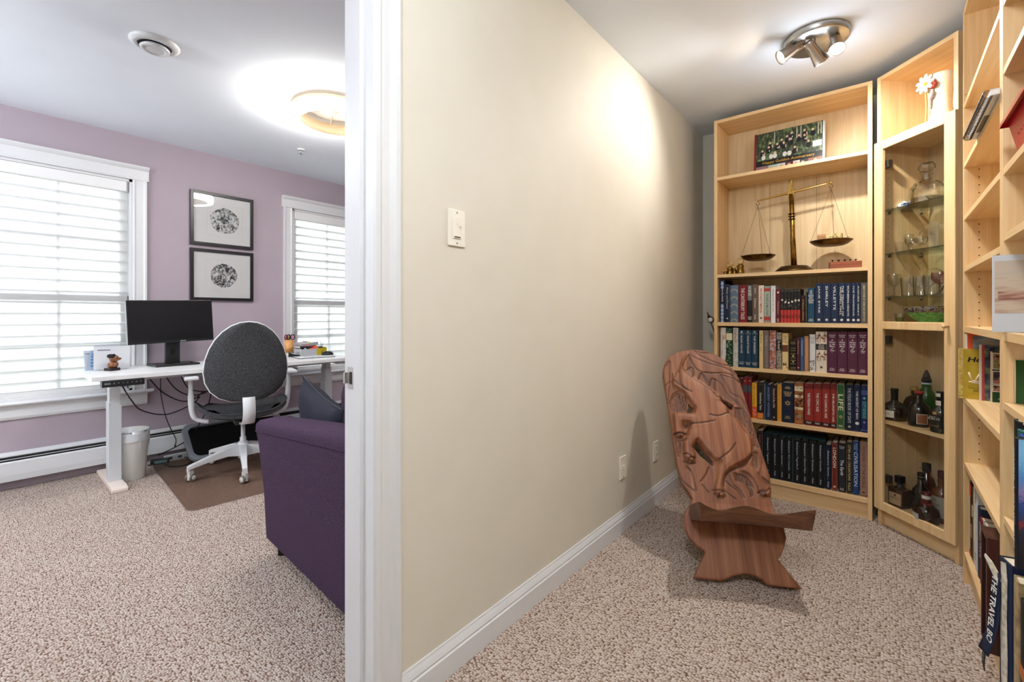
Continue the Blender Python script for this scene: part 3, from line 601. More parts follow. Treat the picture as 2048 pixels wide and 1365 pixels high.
body = [cA(440, 110), cA(490, 125), cA(430, 220), cA(405, 300), cA(450, 380), cA(560, 460), cA(660, 530), cA(790, 610), cA(850, 670), cA(940, 700), cA(970, 750), cA(960, 800), cA(1060, 890), cA(1065, 965), cA(1140, 1030), cA(1230, 1130), cA(1340, 1270), cB(1130, 140), cB(1195, 260), cB(1205, 350), cB(1200, 470), cB(1130, 560), cB(1000, 630), cB(890, 690), cB(820, 790), cB(800, 900), cB(810, 970), cB(840, 1040), cB(780, 1075), cB(700, 1060), cB(650, 1000), cB(655, 940), cB(690, 760), cB(695, 640), cB(735, 570), cB(660, 550), cB(540, 420), cB(440, 285), cB(390, 370), cB(430, 470), cB(420, 580), cB(340, 600), cB(250, 520), cB(240, 460), cB(235, 300), cB(300, 130), cA(480, 1170), cA(500, 1130), cA(400, 1120), cA(400, 1180), cA(440, 1290), cA(400, 1340), cA(290, 1340), cA(260, 1270), cA(240, 970), cA(350, 955), cA(540, 965), cA(555, 900), cA(480, 800), cA(400, 690), cA(250, 590), cA(230, 500), cA(330, 330), cA(380, 200)]
hind = [cB(1130, 560), cB(1160, 520), cB(1180, 620), cB(1260, 680), cB(1290, 600), cB(1270, 470), cB(1210, 400), cB(1240, 370), cB(1320, 460), cB(1340, 560), cB(1300, 690), cB(1290, 750), cB(1340, 840), cB(1430, 900), cB(1455, 960), cB(1450, 1050), cB(1330, 1060), cB(1265, 1010), cB(1240, 920), cB(1180, 800), cB(1100, 730), cB(1000, 690)]
hatch = [[cA(1130, 885), cA(1250, 890), cA(1350, 1020), cB(1190, 0), cB(1270, 250), cB(1300, 390), cB(1215, 360), cB(1200, 250), cB(1130, 130), cB(1030, 20), cA(1150, 1030)],
         [cA(330, 660), cA(440, 740), cA(480, 840), cA(440, 960), cA(240, 960), cA(200, 860), cA(240, 740)],
         [cB(930, 710), cB(1010, 720), cB(1110, 770), cB(1190, 850), cB(1240, 950), cB(1180, 920), cB(1080, 880), cB(960, 830)],
         [cB(1180, 560), cB(1210, 420), cB(1260, 440), cB(1270, 600), cB(1250, 670), cB(1190, 620)], [cB(1310, 760), cB(1370, 790), cB(1440, 850), cB(1450, 930), cB(1350, 860)],
         [cB(130, 270), cB(220, 300), cB(230, 400), cB(190, 520), cB(170, 500)], [cA(405, 1130), cA(490, 1130), cA(470, 1180), cA(430, 1220), cA(410, 1180)]]
holes = [[cB(390, 370), cB(440, 290), cB(530, 420), cB(650, 570), cB(650, 630), cB(570, 550), cB(480, 480)], [cA(480, 830), cA(550, 900), cA(530, 960), cA(470, 960)], [cA(950, 770), cA(1130, 860), cA(1100, 930), cA(1060, 895), cA(970, 810)]]
GA = [[(550, 50), (650, 95), (760, 100), (880, 120)], [(490, 120), (620, 190), (800, 260), (990, 310), (1120, 380), (1230, 490)], [(560, 60), (640, 130), (800, 210), (950, 270), (1080, 290), (1180, 400), (1230, 470)], [(480, 130), (560, 280), (640, 360), (800, 390), (950, 390), (1100, 420), (1220, 530)], [(450, 360), (490, 320), (540, 310), (555, 400), (540, 440)], [(625, 480), (670, 390), (720, 450), (780, 560)], [(670, 390), (750, 540)], [(780, 570), (830, 470), (960, 550), (1050, 700), (1200, 830), (1330, 990)], [(870, 480), (860, 600), (880, 640)], [(950, 420), (1050, 580), (1110, 690), (1250, 760), (1340, 950)], [(950, 410), (1120, 470), (1230, 530)], [(830, 680), (880, 690), (940, 750), (880, 750), (840, 690)], [(780, 1010), (900, 1030), (1060, 970)], [(500, 1130), (660, 1130), (840, 1100)], [(260, 1270), (350, 1265), (440, 1270)], [(280, 1290), (350, 1280), (370, 1340)], [(120, 320), (200, 220), (215, 240)], [(140, 580), (210, 520)], [(250, 400), (260, 500), (400, 620), (520, 680)], [(340, 380), (360, 560), (460, 650)], [(200, 830), (260, 700), (330, 655)], [(350, 720), (390, 860), (470, 950)], [(400, 750), (410, 830), (460, 900)], [(215, 240), (210, 520), (190, 780)]]
GB = [[(245, 460), (300, 470), (370, 520), (420, 520)], [(260, 560), (340, 590), (420, 590)], [(320, 560), (330, 520), (400, 520)], [(120, 190), (200, 190), (290, 190)], [(140, 260), (210, 280), (290, 260)], [(290, 640), (370, 720), (420, 900), (430, 960)], [(200, 750), (260, 850), (410, 970)], [(600, 640), (560, 740), (490, 840)], [(360, 690), (300, 620)], [(510, 880), (600, 990)], [(650, 960), (740, 970), (830, 970)], [(735, 1060), (735, 1010), (800, 990), (835, 1040)], [(830, 830), (900, 900), (1000, 970), (1060, 1070)], [(880, 740), (930, 870), (1030, 960), (1090, 1060)], [(840, 980), (900, 1030), (970, 1080)], [(1100, 880), (1160, 960), (1180, 1050)], [(1130, 880), (1190, 960), (1200, 1040)], [(1270, 990), (1330, 970), (1380, 980), (1430, 930)], [(1270, 1000), (1360, 1000), (1370, 1050)], [(950, 330), (880, 430), (740, 540)], [(800, 900), (820, 790), (900, 690), (1100, 600), (1190, 480)]]
GL = [[cA(*p) for p in l] for l in GA] + [[cB(*p) for p in l] for l in GB]
def seg_dist(Q, poly, closed=True):
    P = np.array(poly); n = len(P); best = np.full(len(Q), 1e9); near = np.zeros_like(Q)
    for i in range(n if closed else n - 1):
        a = P[i]; b = P[(i + 1) % n]; ab = b - a; t = np.clip(((Q - a) @ ab) / max(ab @ ab, 1e-12), 0, 1); c = a + t[:, None] * ab; d = np.hypot(*(Q - c).T)
        m = d < best; best[m] = d[m]; near[m] = c[m]
    return best, near
def inside(Q, poly):
    P = np.array(poly); r = np.zeros(len(Q), bool); n = len(P)
    for i in range(n):
        x1, y1_ = P[i]; x2, y2 = P[(i + 1) % n]
        c = ((y1_ > Q[:, 1]) != (y2 > Q[:, 1])) & (Q[:, 0] < (x2 - x1) * (Q[:, 1] - y1_) / (y2 - y1_ + 1e-15) + x1); r ^= c
    return r
def smooth2(poly, k=6):
    return [tuple(p)[:2] for p in spline([(a, b, 0) for a, b in poly] , k)]
GL = [smooth2(l, 5) for l in GL]
def carved_plank(parent):
    st = .0034; P = np.array(OUT); lo = P.min(0) - st; hi = P.max(0) + st
    us = np.arange(lo[0], hi[0], st); vs_ = np.arange(lo[1], hi[1], st); nu, nv = len(us), len(vs_)
    G = np.stack(np.meshgrid(us, vs_, indexing='ij'), -1).reshape(-1, 2)
    d, near = seg_dist(G, OUT); ins = inside(G, OUT); sd = np.where(ins, -d, d)
    for h_ in holes:
        dh, nh = seg_dist(G, h_); ih = inside(G, h_); s2 = np.where(ih, dh, -dh)
        m = s2 > sd; sd = np.where(m, s2, sd); near[m] = nh[m]
    def lev(poly, edge):
        dd, _ = seg_dist(G, poly); s = np.where(inside(G, poly), dd, -dd); q = np.clip(s / edge, 0, 1); return q * q * (3 - 2 * q)
    up = G[:, 1] > .30
    hgt = np.zeros(len(G)); stain = np.zeros(len(G))
    lb = lev(body, .016); lh = lev(hind, .012); hgt = np.maximum(.017 * lb, .010 * lh)
    hgt += .004 * np.clip(lev(body, .05), 0, 1)
    for hp in hatch:
        q = lev(hp, .004) * (lb < .2); hgt -= .006 * q
        s = np.sin(G[:, 1] * 900 + 3 * np.sin(G[:, 0] * 240)) * np.sin(G[:, 0] * 330 + 40 * G[:, 1]); hgt -= .003 * q * (s > .25); stain = np.maximum(stain, q * np.where(s > .25, .95, .3))
    for l in GL:
        dd, _ = seg_dist(G, l, False); g = np.exp(-(dd / .0026) ** 2); hgt -= .005 * g; stain = np.maximum(stain, g * .95)
    edge = np.exp(-((lb - .06) / .05) ** 2) * .6; stain = np.maximum(stain, edge * up)
    # upper right foliage, toned darker and cut slightly lower
    fol, _ = seg_dist(G, [cA(480, 130), cA(640, 360), cA(950, 390), cA(1220, 530), cA(1340, 980), cA(1140, 860), cA(960, 740), cA(830, 640), cA(560, 450), cA(430, 320)])
    fi = inside(G, [cA(480, 130), cA(640, 360), cA(950, 390), cA(1220, 530), cA(1340, 980), cA(1140, 860), cA(960, 740), cA(830, 640), cA(560, 450), cA(430, 320)])
    stain = np.maximum(stain, fi * .38 * np.clip(fol / .01, 0, 1)); hgt -= fi * .003 * np.clip(fol / .008, 0, 1)
    hgt *= np.clip(-sd / .004, 0, 1); stain *= np.clip(-sd / .002, 0, 1); hgt[~up] = 0; stain[~up] *= 0
    rim = -.006 * (1 - np.clip(-sd / .007, 0, 1)) ** 2; hgt += rim
    keepv = sd < st * .75; pos = G.copy(); mm = keepv & (sd > -st * .5); pos[mm] = near[mm]
    idx = -np.ones(len(G), int); I = np.arange(len(G)).reshape(nu, nv)
    q = np.stack([I[:-1, :-1], I[1:, :-1], I[1:, 1:], I[:-1, 1:]], -1).reshape(-1, 4); q = q[keepv[q].all(1) & (sd[q].min(1) < -st * .2)]
    used = np.unique(q); idx[used] = np.arange(len(used)); qf = idx[q]; n = len(used)
    TH = .032
    V = np.concatenate([np.c_[pos[used], hgt[used]], np.c_[pos[used], np.full(n, -TH)]])
    e = np.concatenate([qf[:, [0, 1]], qf[:, [1, 2]], qf[:, [2, 3]], qf[:, [3, 0]]]); key = set(map(tuple, e)); bd = [t_ for t_ in key if (t_[1], t_[0]) not in key]
    faces = [tuple(f) for f in qf] + [tuple(f[::-1] + n) for f in qf] + [(b, a, a + n, b + n) for a, b in bd]
    # mesh stays in the plank's own plane (x across, y along the grain, z proud); the object carries the lean
    me = bpy.data.meshes.new('back_plank'); me.from_pydata(V.tolist(), [], [tuple(map(int, f)) for f in faces]); me.update()
    at = me.attributes.new('burnt', 'FLOAT', 'POINT'); at.data.foreach_set('value', np.concatenate([stain[used], np.zeros(n)]).astype(np.float32))
    sm = [True] * len(qf) + [False] * (len(faces) - len(qf)); me.polygons.foreach_set('use_smooth', sm)
    m = wood('carved_teak_relief', '683F2A', '855338', '9C694A', 'Y', .5, 22); nt = m.node_tree; b = nt.nodes['Principled BSDF']
    src = b.inputs['Base Color'].links[0].from_socket; a = nt.nodes.new('ShaderNodeAttribute'); a.attribute_name = 'burnt'
    mx = nt.nodes.new('ShaderNodeMix'); mx.data_type = 'RGBA'; nt.links.new(a.outputs['Fac'], mx.inputs[0]); nt.links.new(src, mx.inputs[6]); mx.inputs[7].default_value = lin('2A1710'); nt.links.new(mx.outputs[2], b.inputs['Base Color'])
    me.materials.append(m); o = bpy.data.objects.new('back_plank', me); COL.objects.link(o); o.parent = parent; o.rotation_euler = (PI / 2 - TILT, 0, 0); o.location = (0, 0, .0205)
    return o
chair = thing('carved_chair', 'carved wooden two-plank chair with elephant relief back on the study carpet', 'chair', FB, chair_rz)
carved_plank(chair)
# seat plank: front edge above the feet, sloping back through the slot to a tail on the floor
def seat():
    n, k = 26, 30; topP, botP = [], []
    for i in range(n + 1):
        s = i / n; y = -.035 + s * .63; zc = .333 - s * .315
        if s < .30: hw = .195 + .012 * math.sin(s / .3 * PI)
        elif s < .38: hw = .195 - (.195 - .075) * ((s - .30) / .08)
        else: hw = .075 + .03 * max(0, (s - .6) / .4)
        rt, rb = [], []
        for j in range(k + 1):
            a = -1 + 2 * j / k; u = a * hw; dish = 0
            if s < .38:
                f = 1 - s / .38
                u2 = u + .028 * max(0, a) ** 3 * f - .0 ; dish = (.012 * math.cos(a * PI * 1.9 + .5) - .006) * f + .016 * abs(a) ** 5 * f
                fy = -.035 * f * (abs(a) ** 2.2) if a > 0 else -.02 * f * abs(a) ** 3
            else: u2 = u; fy = 0
            th = .072 - .03 * s
            rt.append((u2, y + fy, zc + dish + .012)); rb.append((u2 * .96, y + .01 + fy, max(.0005, zc - th + .012 + .008 * abs(a) ** 3)))
        topP.append(rt); botP.append(rb)
    m = MB(); a = len(topP); b = len(topP[0]); vs_ = [p for r_ in topP for p in r_] + [p for r_ in botP for p in r_]; o = a * b; fs = []
    for i in range(a - 1):
        for j in range(b - 1):
            fs.append((i * b + j, i * b + j + 1, (i + 1) * b + j + 1, (i + 1) * b + j)); fs.append((o + i * b + j, o + (i + 1) * b + j, o + (i + 1) * b + j + 1, o + i * b + j + 1))
    for i in range(a - 1):
        fs.append((i * b, (i + 1) * b, o + (i + 1) * b, o + i * b)); fs.append(((i + 1) * b + b - 1, i * b + b - 1, o + i * b + b - 1, o + (i + 1) * b + b - 1))
    for j in range(b - 1):
        fs.append((j + 1, j, o + j, o + j + 1)); q = (a - 1) * b; fs.append((q + j, q + j + 1, o + q + j + 1, o + q + j))
    m.add(vs_, fs, True); ob = m.build('seat_plank', woodd, chair, bevel=0)
    md = ob.modifiers.new('edge', 'BEVEL'); md.width = .006; md.segments = 2; md.limit_method = 'ANGLE'; md.angle_limit = R(50)
    return ob
seat()
# ------------------------------------------------------------------ things on the far bookcase
brass = noisy('aged_brass', [(.35, '6A4E24'), (.65, 'A5823F')], 40, .32, 0, 3, metal=1); brassd = noisy('dark_bronze', [(.3, '3C2C1A'), (.7, '6E5430')], 30, .38, 0, 3, metal=1)
brassb = pmat('bright_brass', 'C9A45A', .25, 1)
YC = BY + .115
def bc(x, y): return px(x, y, 'Y', YC)
# photo book
pb0, pb1 = px(1512, 267, 'Y', BY + .10), px(1645, 309, 'Y', BY + .10); pw = pb1.x - pb0.x
pbk = thing('photo_album', 'landscape photo book with Happy Golden Anniversary cover leaning in the top shelf', 'book', (pb0.x, BY + .09, 2.0005), 0); pbk.rotation_euler = (R(-7), 0, 0)
PH = .262
group_print = pmat('group_photo_backdrop', '2F3A26', .35); nt = group_print.node_tree
n1 = tex(nt, 'Noise', Scale=1, Detail=6); nt.links.new(coords(nt, (60, 60, 30)), n1.inputs['Vector']); nt.links.new(ramp(nt, n1.outputs[0], [(.3, '14180F'), (.5, '33402A'), (.62, '6A7F48'), (.75, 'A9B394')]), nt.nodes['Principled BSDF'].inputs['Base Color'])
MB().box(-.012, 0, 0, .016, 0, PH + .002).build('red_spine', plain('7E1F22'), pbk)
MB().box(0, pw, .002, .006, 0, PH).build('front_cover', plain('1B1B18'), pbk); MB().box(0, pw + .012, .012, .016, 0, PH).build('back_cover', plain('B9B4B2'), pbk); MB().box(.0, pw + .008, .006, .012, .003, PH - .003).build('page_block', plain('E4E0DC'), pbk)
MB().box(.001, pw - .001, .0012, .002, PH * .30, PH - .001).build('cover_photo', group_print, pbk)
m1, m2, m3, m4, m5 = MB(), MB(), MB(), MB(), MB(); rg = random.Random(3)
def disc(mb, x, z, a, b, y=.0008, n=10): mb.add([(x + a * math.cos(2 * PI * i / n), y, z + b * math.sin(2 * PI * i / n)) for i in range(n)], [tuple(range(n))])
for (fx, fz) in ((.10, .55), (.2, .62), (.22, .72), (.30, .46), (.33, .66), (.40, .74), (.43, .66), (.48, .80), (.54, .72), (.55, .86), (.60, .50), (.66, .76), (.74, .74), (.74, .86), (.80, .58), (.86, .84)):
    x, z = fx * pw, fz * PH; disc(m2, x, z - .024, .014, .018, .0010); disc(m1, x, z, .0062, .0078, .0006)
    if rg.random() < .6: disc(m3, x + .004, z - .024, .003, .005, .0005)
    if rg.random() < .55: disc(m1, x + .012, z - .022, .003, .011, .0007)
for fx in (.12, .24, .30, .45, .52): disc(m3, fx * pw, PH * .38, .012, .016, .0009)
for fx in (.28, .62, .68, .93, .97): m4.box(fx * pw, fx * pw + .005, .0009, .0011, PH * .7, PH * .98)
m3.box(pw * .86, pw * .99, .0009, .0011, PH * .42, PH * .56)
for c_, b_ in (('D9B79E', m1), ('1A1A20', m2), ('DCDCD6', m3), ('B9B9A8', m4)): b_.build('printed_figures', plain(c_, .35), pbk)['kind'] = 'stuff'
MB().box(.001, pw - .001, .0010, .0018, PH * .17, PH * .305).build('title_band', plain('17130F', .35), pbk)
text('Happy Golden Anniversary', (pw * .50, .0008, PH * .235), (1, 0, 0), (0, 0, 1), pw * .78, PH * .085, plain('D9A93C'), pbk, 'cover_title')
strip = [('8C6E72', .0, .2), ('A9C4BE', .2, .34), ('C9D2D0', .34, .46), ('5A2A2C', .46, .58), ('D2C6BE', .58, .68), ('3A3E46', .68, .8), ('8A5A44', .8, 1.0)]
for c_, a_, b_ in strip: MB().box(.001 + a_ * (pw - .002), .001 + b_ * (pw - .002), .0012, .002, .001, PH * .168).build('snapshot', plain(c_, .35), pbk)
mm_ = MB()
for fx in (.25, .4, .52, .62, .72, .9): disc(mm_, fx * pw, PH * .09, .010, .013, .0010)
mm_.build('printed_faces', plain('CFA184', .35), pbk)
# balance scales
b0 = bc(1588, 540); sc = thing('balance_scale', 'brass balance scale with tilted beam and two hanging pans', 'scale', (b0.x, YC, 1.3702))
MB().lathe([(.0, 0), (.105, 0), (.106, .006), (.098, .012), (.075, .032), (.070, .036), (.02, .037)], 36).build('base', brassd, sc)
zt = 1.928 - 1.37; topx = bc(1582, 362).x - b0.x
post = [(0, 0, .03), (topx * .9, 0, zt - .085)]
pt = MB().tube([Vector((0, 0, .03)), Vector((topx * .45, 0, .22)), Vector((topx * .9, 0, zt - .08))], [.0165, .014, .0125], 16)
po = pt.build('post', brass, sc)
for q in (.58, .61, .64): MB().lathe([(.012, -.003), (.019, -.002), (.019, .002), (.012, .003)], 18, (topx * .75 * q / .6, 0, zt * q)).build('collar', brassd, po)
MB().prism([(-.016, 0), (.016, 0), (.018, .035), (.013, .05), (.008, .085), (.012, .105), (.004, .112), (-.002, .095), (-.008, .112), (-.012, .10), (-.009, .08), (-.013, .05), (-.018, .03)], -.007, .007, lambda a, b, d: (topx + a, d, zt - .098 + b)).build('beam_fork', brass, sc, bevel=.001)
el, er = bc(1516, 402), bc(1662, 366); EL = Vector((el.x - b0.x, 0, el.z - 1.37)); ER = Vector((er.x - b0.x, 0, er.z - 1.37))
cb = EL.lerp(ER, .5); bp = [EL, EL.lerp(ER, .08), cb, EL.lerp(ER, .92), ER]
MB().tube(bp, [.0035, .005, .0085, .005, .0035], 8).lathe([(.002, -.006), (.006, -.003), (.006, .003), (.002, .006)], 10, EL).lathe([(.002, -.006), (.006, -.003), (.006, .003), (.002, .006)], 10, ER).build('beam', brassb, sc)
for nm, end, pz, rad in (('left', EL, bc(1516, 514).z - 1.37, .098), ('right', ER, bc(1662, 484).z - 1.37, .104)):
    pan = MB().lathe([(0, -.022), (rad * .62, -.022), (rad * .8, -.014), (rad, .004), (rad * 1.01, .0055), (rad, .007), (rad * .97, .006), (rad * .78, -.011), (rad * .6, -.018), (0, -.0185)], 36, (end.x, 0, pz), close=False).build('pan', brassd, sc)
    hk = [(end.x + .008 * math.sin(a), 0, end.z - .019 - .012 * math.cos(a) * (1 if a > PI / 2 else 1)) for a in [PI * .95, PI * .6, PI * .3, 0, -PI * .35, -PI * .55]]
    MB().tube([(end.x, 0, end.z - .003)] + hk, .0018, 6).build('hook', brassd, sc)
    top = Vector((end.x, 0, end.z - .033))
    for a in (R(200), R(325), R(85)):
        q = Vector((end.x + rad * .97 * math.cos(a), rad * .97 * math.sin(a), pz + .006)); m = MB(); L = (q - top).length; nl = int(L / .0075)
        for i in range(nl):
            c = top.lerp(q, (i + .5) / nl); dv = (q - top).normalized() * .0044; sd_ = dv.cross(Vector((0, 1, 0)) if i % 2 else Vector((1, .3, 0))).normalized() * .0017
            m.tube([c - dv, c + sd_, c + dv, c - sd_], .0006, 4, closed=True)
        o = m.build('chain', brassd, pan); o['kind'] = 'stuff'
        MB().tube([q + Vector((.006 * math.cos(t_) * math.cos(a), .006 * math.cos(t_) * math.sin(a), .006 * math.sin(t_) + .003)) for t_ in [2 * PI * i / 8 for i in range(8)]], .0009, 4, closed=True).build('ring', brassd, pan)
# two small wooden boxes in the raised pan
zp = 1.37 + bc(1662, 484).z - 1.37 - .018
kraft = wood('olive_wood', '8A5A34', 'B07A4C', 'C99868', 'X', .5, 40); pale = speckle('label_box', [(.4, 'D9C48C'), (.55, 'C7A868'), (.7, '5A4428')], 90)
ew = er.x
tb = thing('small_box', 'reddish wooden block standing in the raised brass pan', 'box', (ew - .047, YC, zp), R(8)); MB().box(-.018, .021, -.02, .02, 0, .064, .001).build('block', kraft, tb); MB().box(-.0185, .0215, -.0205, .0205, .050, .0515).build('lid_seam', plain('5A3820'), tb)
tb = thing('small_box', 'yellow printed box lying in the raised brass pan', 'box', (ew + .012, YC, zp), R(-6)); MB().box(-.03, .042, -.018, .018, 0, .062, .001).build('carton', pale, tb); text('TEA', (.004, -.0182, .042), (1, 0, 0), (0, 0, 1), .045, .012, plain('3A2A1A'), tb, 'box_print')
# brass bell weights at the left
for (x, y, h_, r_, lab) in ((1452, 545, .040, .014, 'smallest brass bell weight at the left end of the shelf'), (1461, 546, .085, .020, 'brass weight with large ring handle behind the left pan'), (1470, 546, .066, .014, 'slim brass weight between the ringed and widest weights'), (1482, 546, .105, .024, 'tallest wide brass weight under the left pan rim')):
    q = px(x, y, 'Y', YC - .02); t_ = thing('brass_weight', lab, 'weight', (q.x, YC - .035, 1.3703), 0, 'brass weights beside the scale')
    MB().lathe([(r_ * .95, 0), (r_, .003), (r_, h_ * .25), (r_ * .75, h_ * .35), (r_ * .85, h_ * .42), (r_ * .85, h_ * .55), (r_ * .4, h_ * .63), (r_ * .3, h_ * .66)], 20).build('body', brass, t_)
    rr = h_ * .18; MB().tube([(rr * math.cos(a), 0, h_ * .66 + rr * .8 + rr * math.sin(a)) for a in [2 * PI * i / 14 for i in range(14)]], h_ * .035, 6, closed=True).build('ring_handle', brassb, t_)
# wooden weight block with knobs
q0, q1 = px(1657, 536, 'Y', YC - .03), px(1722, 530, 'Y', YC - .03); bw = q1.x - q0.x
t_ = thing('weight_block', 'reddish wooden block holding a row of tiny brass knob weights', 'weight set', ((q0.x + q1.x) / 2, YC + .01, 1.3703), R(14)); redw = wood('rosewood_block', '5A2E20', '7C4430', '96583F', 'X', .5, 30)
MB().box(-bw / 2, bw / 2, -.024, .024, 0, .046, .0015).build('block', redw, t_)
for i, (fx, rr) in enumerate(((-.40, .006), (-.2, .009), (0, .008), (.17, .006), (.34, .006))): MB().lathe([(rr * .35, .045), (rr * .35, .052), (rr, .054), (rr, .057), (rr * .3, .059)], 12, (bw * fx, 0, 0)).build('knob_weight', brassd, t_)
# jewelled rod between wall and bookcase
j = px(1420, 640, 'Y', 3.13); rd = thing('walking_stick', 'slim walking stick with a glass-jewelled bird head between beige wall and bookcase', 'walking stick', (j.x + .03, 3.17, 0))
top = Vector((-.030, -.02, j.z)); pts = [Vector((.012, .09, .002)), Vector((.004, .05, .5)), Vector((-.004, .0, j.z - .16)), Vector((-.012, -.012, j.z - .08)), top + Vector((0, 0, -.02))]
MB().tube(spline(pts, 5), .0045, 8).build('shaft', pmat('dark_shaft', '4A3524', .4), rd)
MB().lathe([(.004, -.004), (.021, -.003), (.023, 0), (.021, .004), (.004, .005)], 20, top, (-.25, -1, 0)).build('bezel', brassd, rd)
MB().lathe([(.016, .004), (.015, .009), (.010, .013), (.003, .015)], 16, top, (-.25, -1, 0)).build('jewel', pmat('glass_jewel', 'DDE2E4', .08, 0, .9), rd)
MB().lathe([(.010, 0), (.006, .02), (.004, .03), (.0015, .042)], 10, top + Vector((-.010, 0, .014)), (-.35, 0, 1)).build('finial', brassd, rd)
# ------------------------------------------------------------------ glassware, china and bottles in the corner cabinet
crystal = thin_glass('crystal', 'F6F6F2', .16, .03); 
NC = Vector((-math.sin(CR), math.cos(CR), 0)); XC = Vector((math.cos(CR), math.sin(CR), 0))
def cpx(x, y, yl):
    d = Vector(ray(x, y)); o = Vector((0, 0, EYE)); p0 = CL + NC * yl; s = (p0 - o).dot(NC) / d.dot(NC); q = o + s * d
    return (q - CL).dot(XC), q.z
def cabthing(name, label, cat, x, yl, z, group=None, rz=None):
    xl = min(cpx(x, 600, yl)[0], CW - .05); return thing(name, label, cat, cpt(xl, yl, z + .0006), CR if rz is None else rz, group)
G = 'glassware in the corner cabinet'
# decanter
d_ = cabthing('decanter', 'cut glass decanter with oval stopper on the top glass shelf', 'decanter', 1853, .17, GZ[0], G)
MB().lathe([(.0, .002), (.06, .002), (.068, .01), (.07, .06), (.066, .10), (.05, .122), (.022, .135), (.018, .15), (.027, .168), (.03, .172)], 10, smooth=False, close=False).build('body', crystal, d_)
MB().lathe([(.012, .15), (.012, .172), (.018, .176), (.034, .19), (.036, .205), (.026, .222), (.0, .228)], 10, smooth=False, close=False).build('stopper', crystal, d_)
MB().lathe([(.02, .004), (.062, .004), (.064, .03), (.064, .045)], 10, smooth=False).build('facet_band', thin_glass('crystal_facets', 'F4F2EC', .12, .05), d_)
d_ = cabthing('glass_dish', 'low cut glass dish half behind the door stile beside the decanter', 'dish', 1882, .12, GZ[0], G); MB().lathe([(0, .002), (.03, .003), (.05, .02), (.058, .035)], 12, smooth=False, close=False).build('bowl', crystal, d_); MB().lathe([(.031, 0), (.031, .004)], 12, close=False).build('foot_ring', crystal, d_)
# blue and white porcelain ball
d_ = cabthing('porcelain_ball', 'small round blue and white porcelain ornament on the top glass shelf', 'ornament', 1808, .14, GZ[0])
MB().lathe([(.010, 0), (.022, .006), (.030, .018), (.030, .026), (.022, .038), (.010, .044), (.0, .045)], 20).build('body', noisy('blue_white_china', [(.42, '23304E'), (.5, '8C9AB4'), (.56, 'E4E8EA')], 55, .12), d_)
MB().lathe([(.010, .043), (.012, .047), (.004, .05)], 12).build('rim', plain('DDE2E6'), d_)
def goblet(h_, r_, stem=.45, nm='goblet'):
    return [(r_ * .75, 0), (r_ * .75, .002), (.004, .006), (.0035, h_ * stem), (r_ * .5, h_ * (stem + .06)), (r_ * .95, h_ * (stem + .25)), (r_, h_ * .85), (r_ * .92, h_)]
def tumbler(h_, r_): return [(0, .004), (r_ * .8, .004), (r_ * .85, 0), (r_ * .9, .006), (r_, h_ * .6), (r_ * 1.02, h_)]
def glass_thing(x, yl, z, kind, h_, r_, label, tint=None, seg=16):
    t_ = cabthing('drinking_glass', label, 'glass', x, yl, z, G); m = crystal if tint is None else tint
    if kind == 'stem':
        pr = goblet(h_, r_); MB().lathe(pr[4:], seg, close=False).build('bowl', m, t_); MB().lathe(pr[:5], 12, close=False).build('stem', m, t_)
    else:
        pr = tumbler(h_, r_); MB().lathe(pr[2:], seg, close=False).build('wall', m, t_); MB().lathe([(0, .003), (r_ * .82, .003), (r_ * .84, .0005)], seg, close=False).build('base', m, t_)
glass_thing(1800, .12, GZ[1], 'tum', .062, .024, 'small straight tumbler leftmost on the second glass shelf')
glass_thing(1817, .17, GZ[1], 'stem', .105, .022, 'tall thin stemmed glass behind the small tumbler')
glass_thing(1823, .11, GZ[1], 'stem', .070, .027, 'short round stemmed glass on the second glass shelf')
glass_thing(1842, .14, GZ[1], 'stem', .072, .028, 'round stemmed glass left of the glass jug')
pinkg = thin_glass('amethyst_glass', 'E6C8CE', .12)
d_ = cabthing('glass_jug', 'large faceted glass jug on the second glass shelf', 'jug', 1873, .17, GZ[1], G)
MB().lathe([(.0, .003), (.045, .003), (.052, .02), (.055, .07), (.047, .11), (.05, .135)], 9, smooth=False, close=False).build('body', crystal, d_); MB().tube(spline([(-.05, 0, .115), (-.085, 0, .10), (-.088, 0, .06), (-.056, 0, .035)], 5), .004, 8).build('handle', crystal, d_)
glass_thing(1788, .08, GZ[2], 'stem', .118, .030, 'stemmed wine glass at the left front of the third glass shelf')
glass_thing(1806, .17, GZ[2], 'tum', .085, .027, 'plain tumbler behind the wine glass stem')
for i, (x_, yl_) in enumerate(((1817, .10), (1833, .16), (1842, .10), (1858, .19), (1863, .10))):
    glass_thing(x_, yl_, GZ[2], 'stem' if i % 2 else 'tum', .10, .031, '%s from left in the cluster of clear glasses beside the wine glass' % ordn[i])
glass_thing(1880, .07, GZ[2], 'stem', .105, .033, 'pale pink glass with a paper tag at the right of its glass shelf', pinkg)
d_ = cabthing('glass_plate', 'round cut glass plate standing on edge behind the third shelf glasses', 'plate', 1868, .25, GZ[2], G)
MB().lathe([(0, .0), (.05, .001), (.07, .008), (.072, .012)], 24, (0, 0, .073), (0, -1, .12), close=False).build('disc', crystal, d_); MB().lathe([(.03, .001), (.033, .004)], 20, (0, 0, .073), (0, -1, .12), close=False).build('ring', crystal, d_)
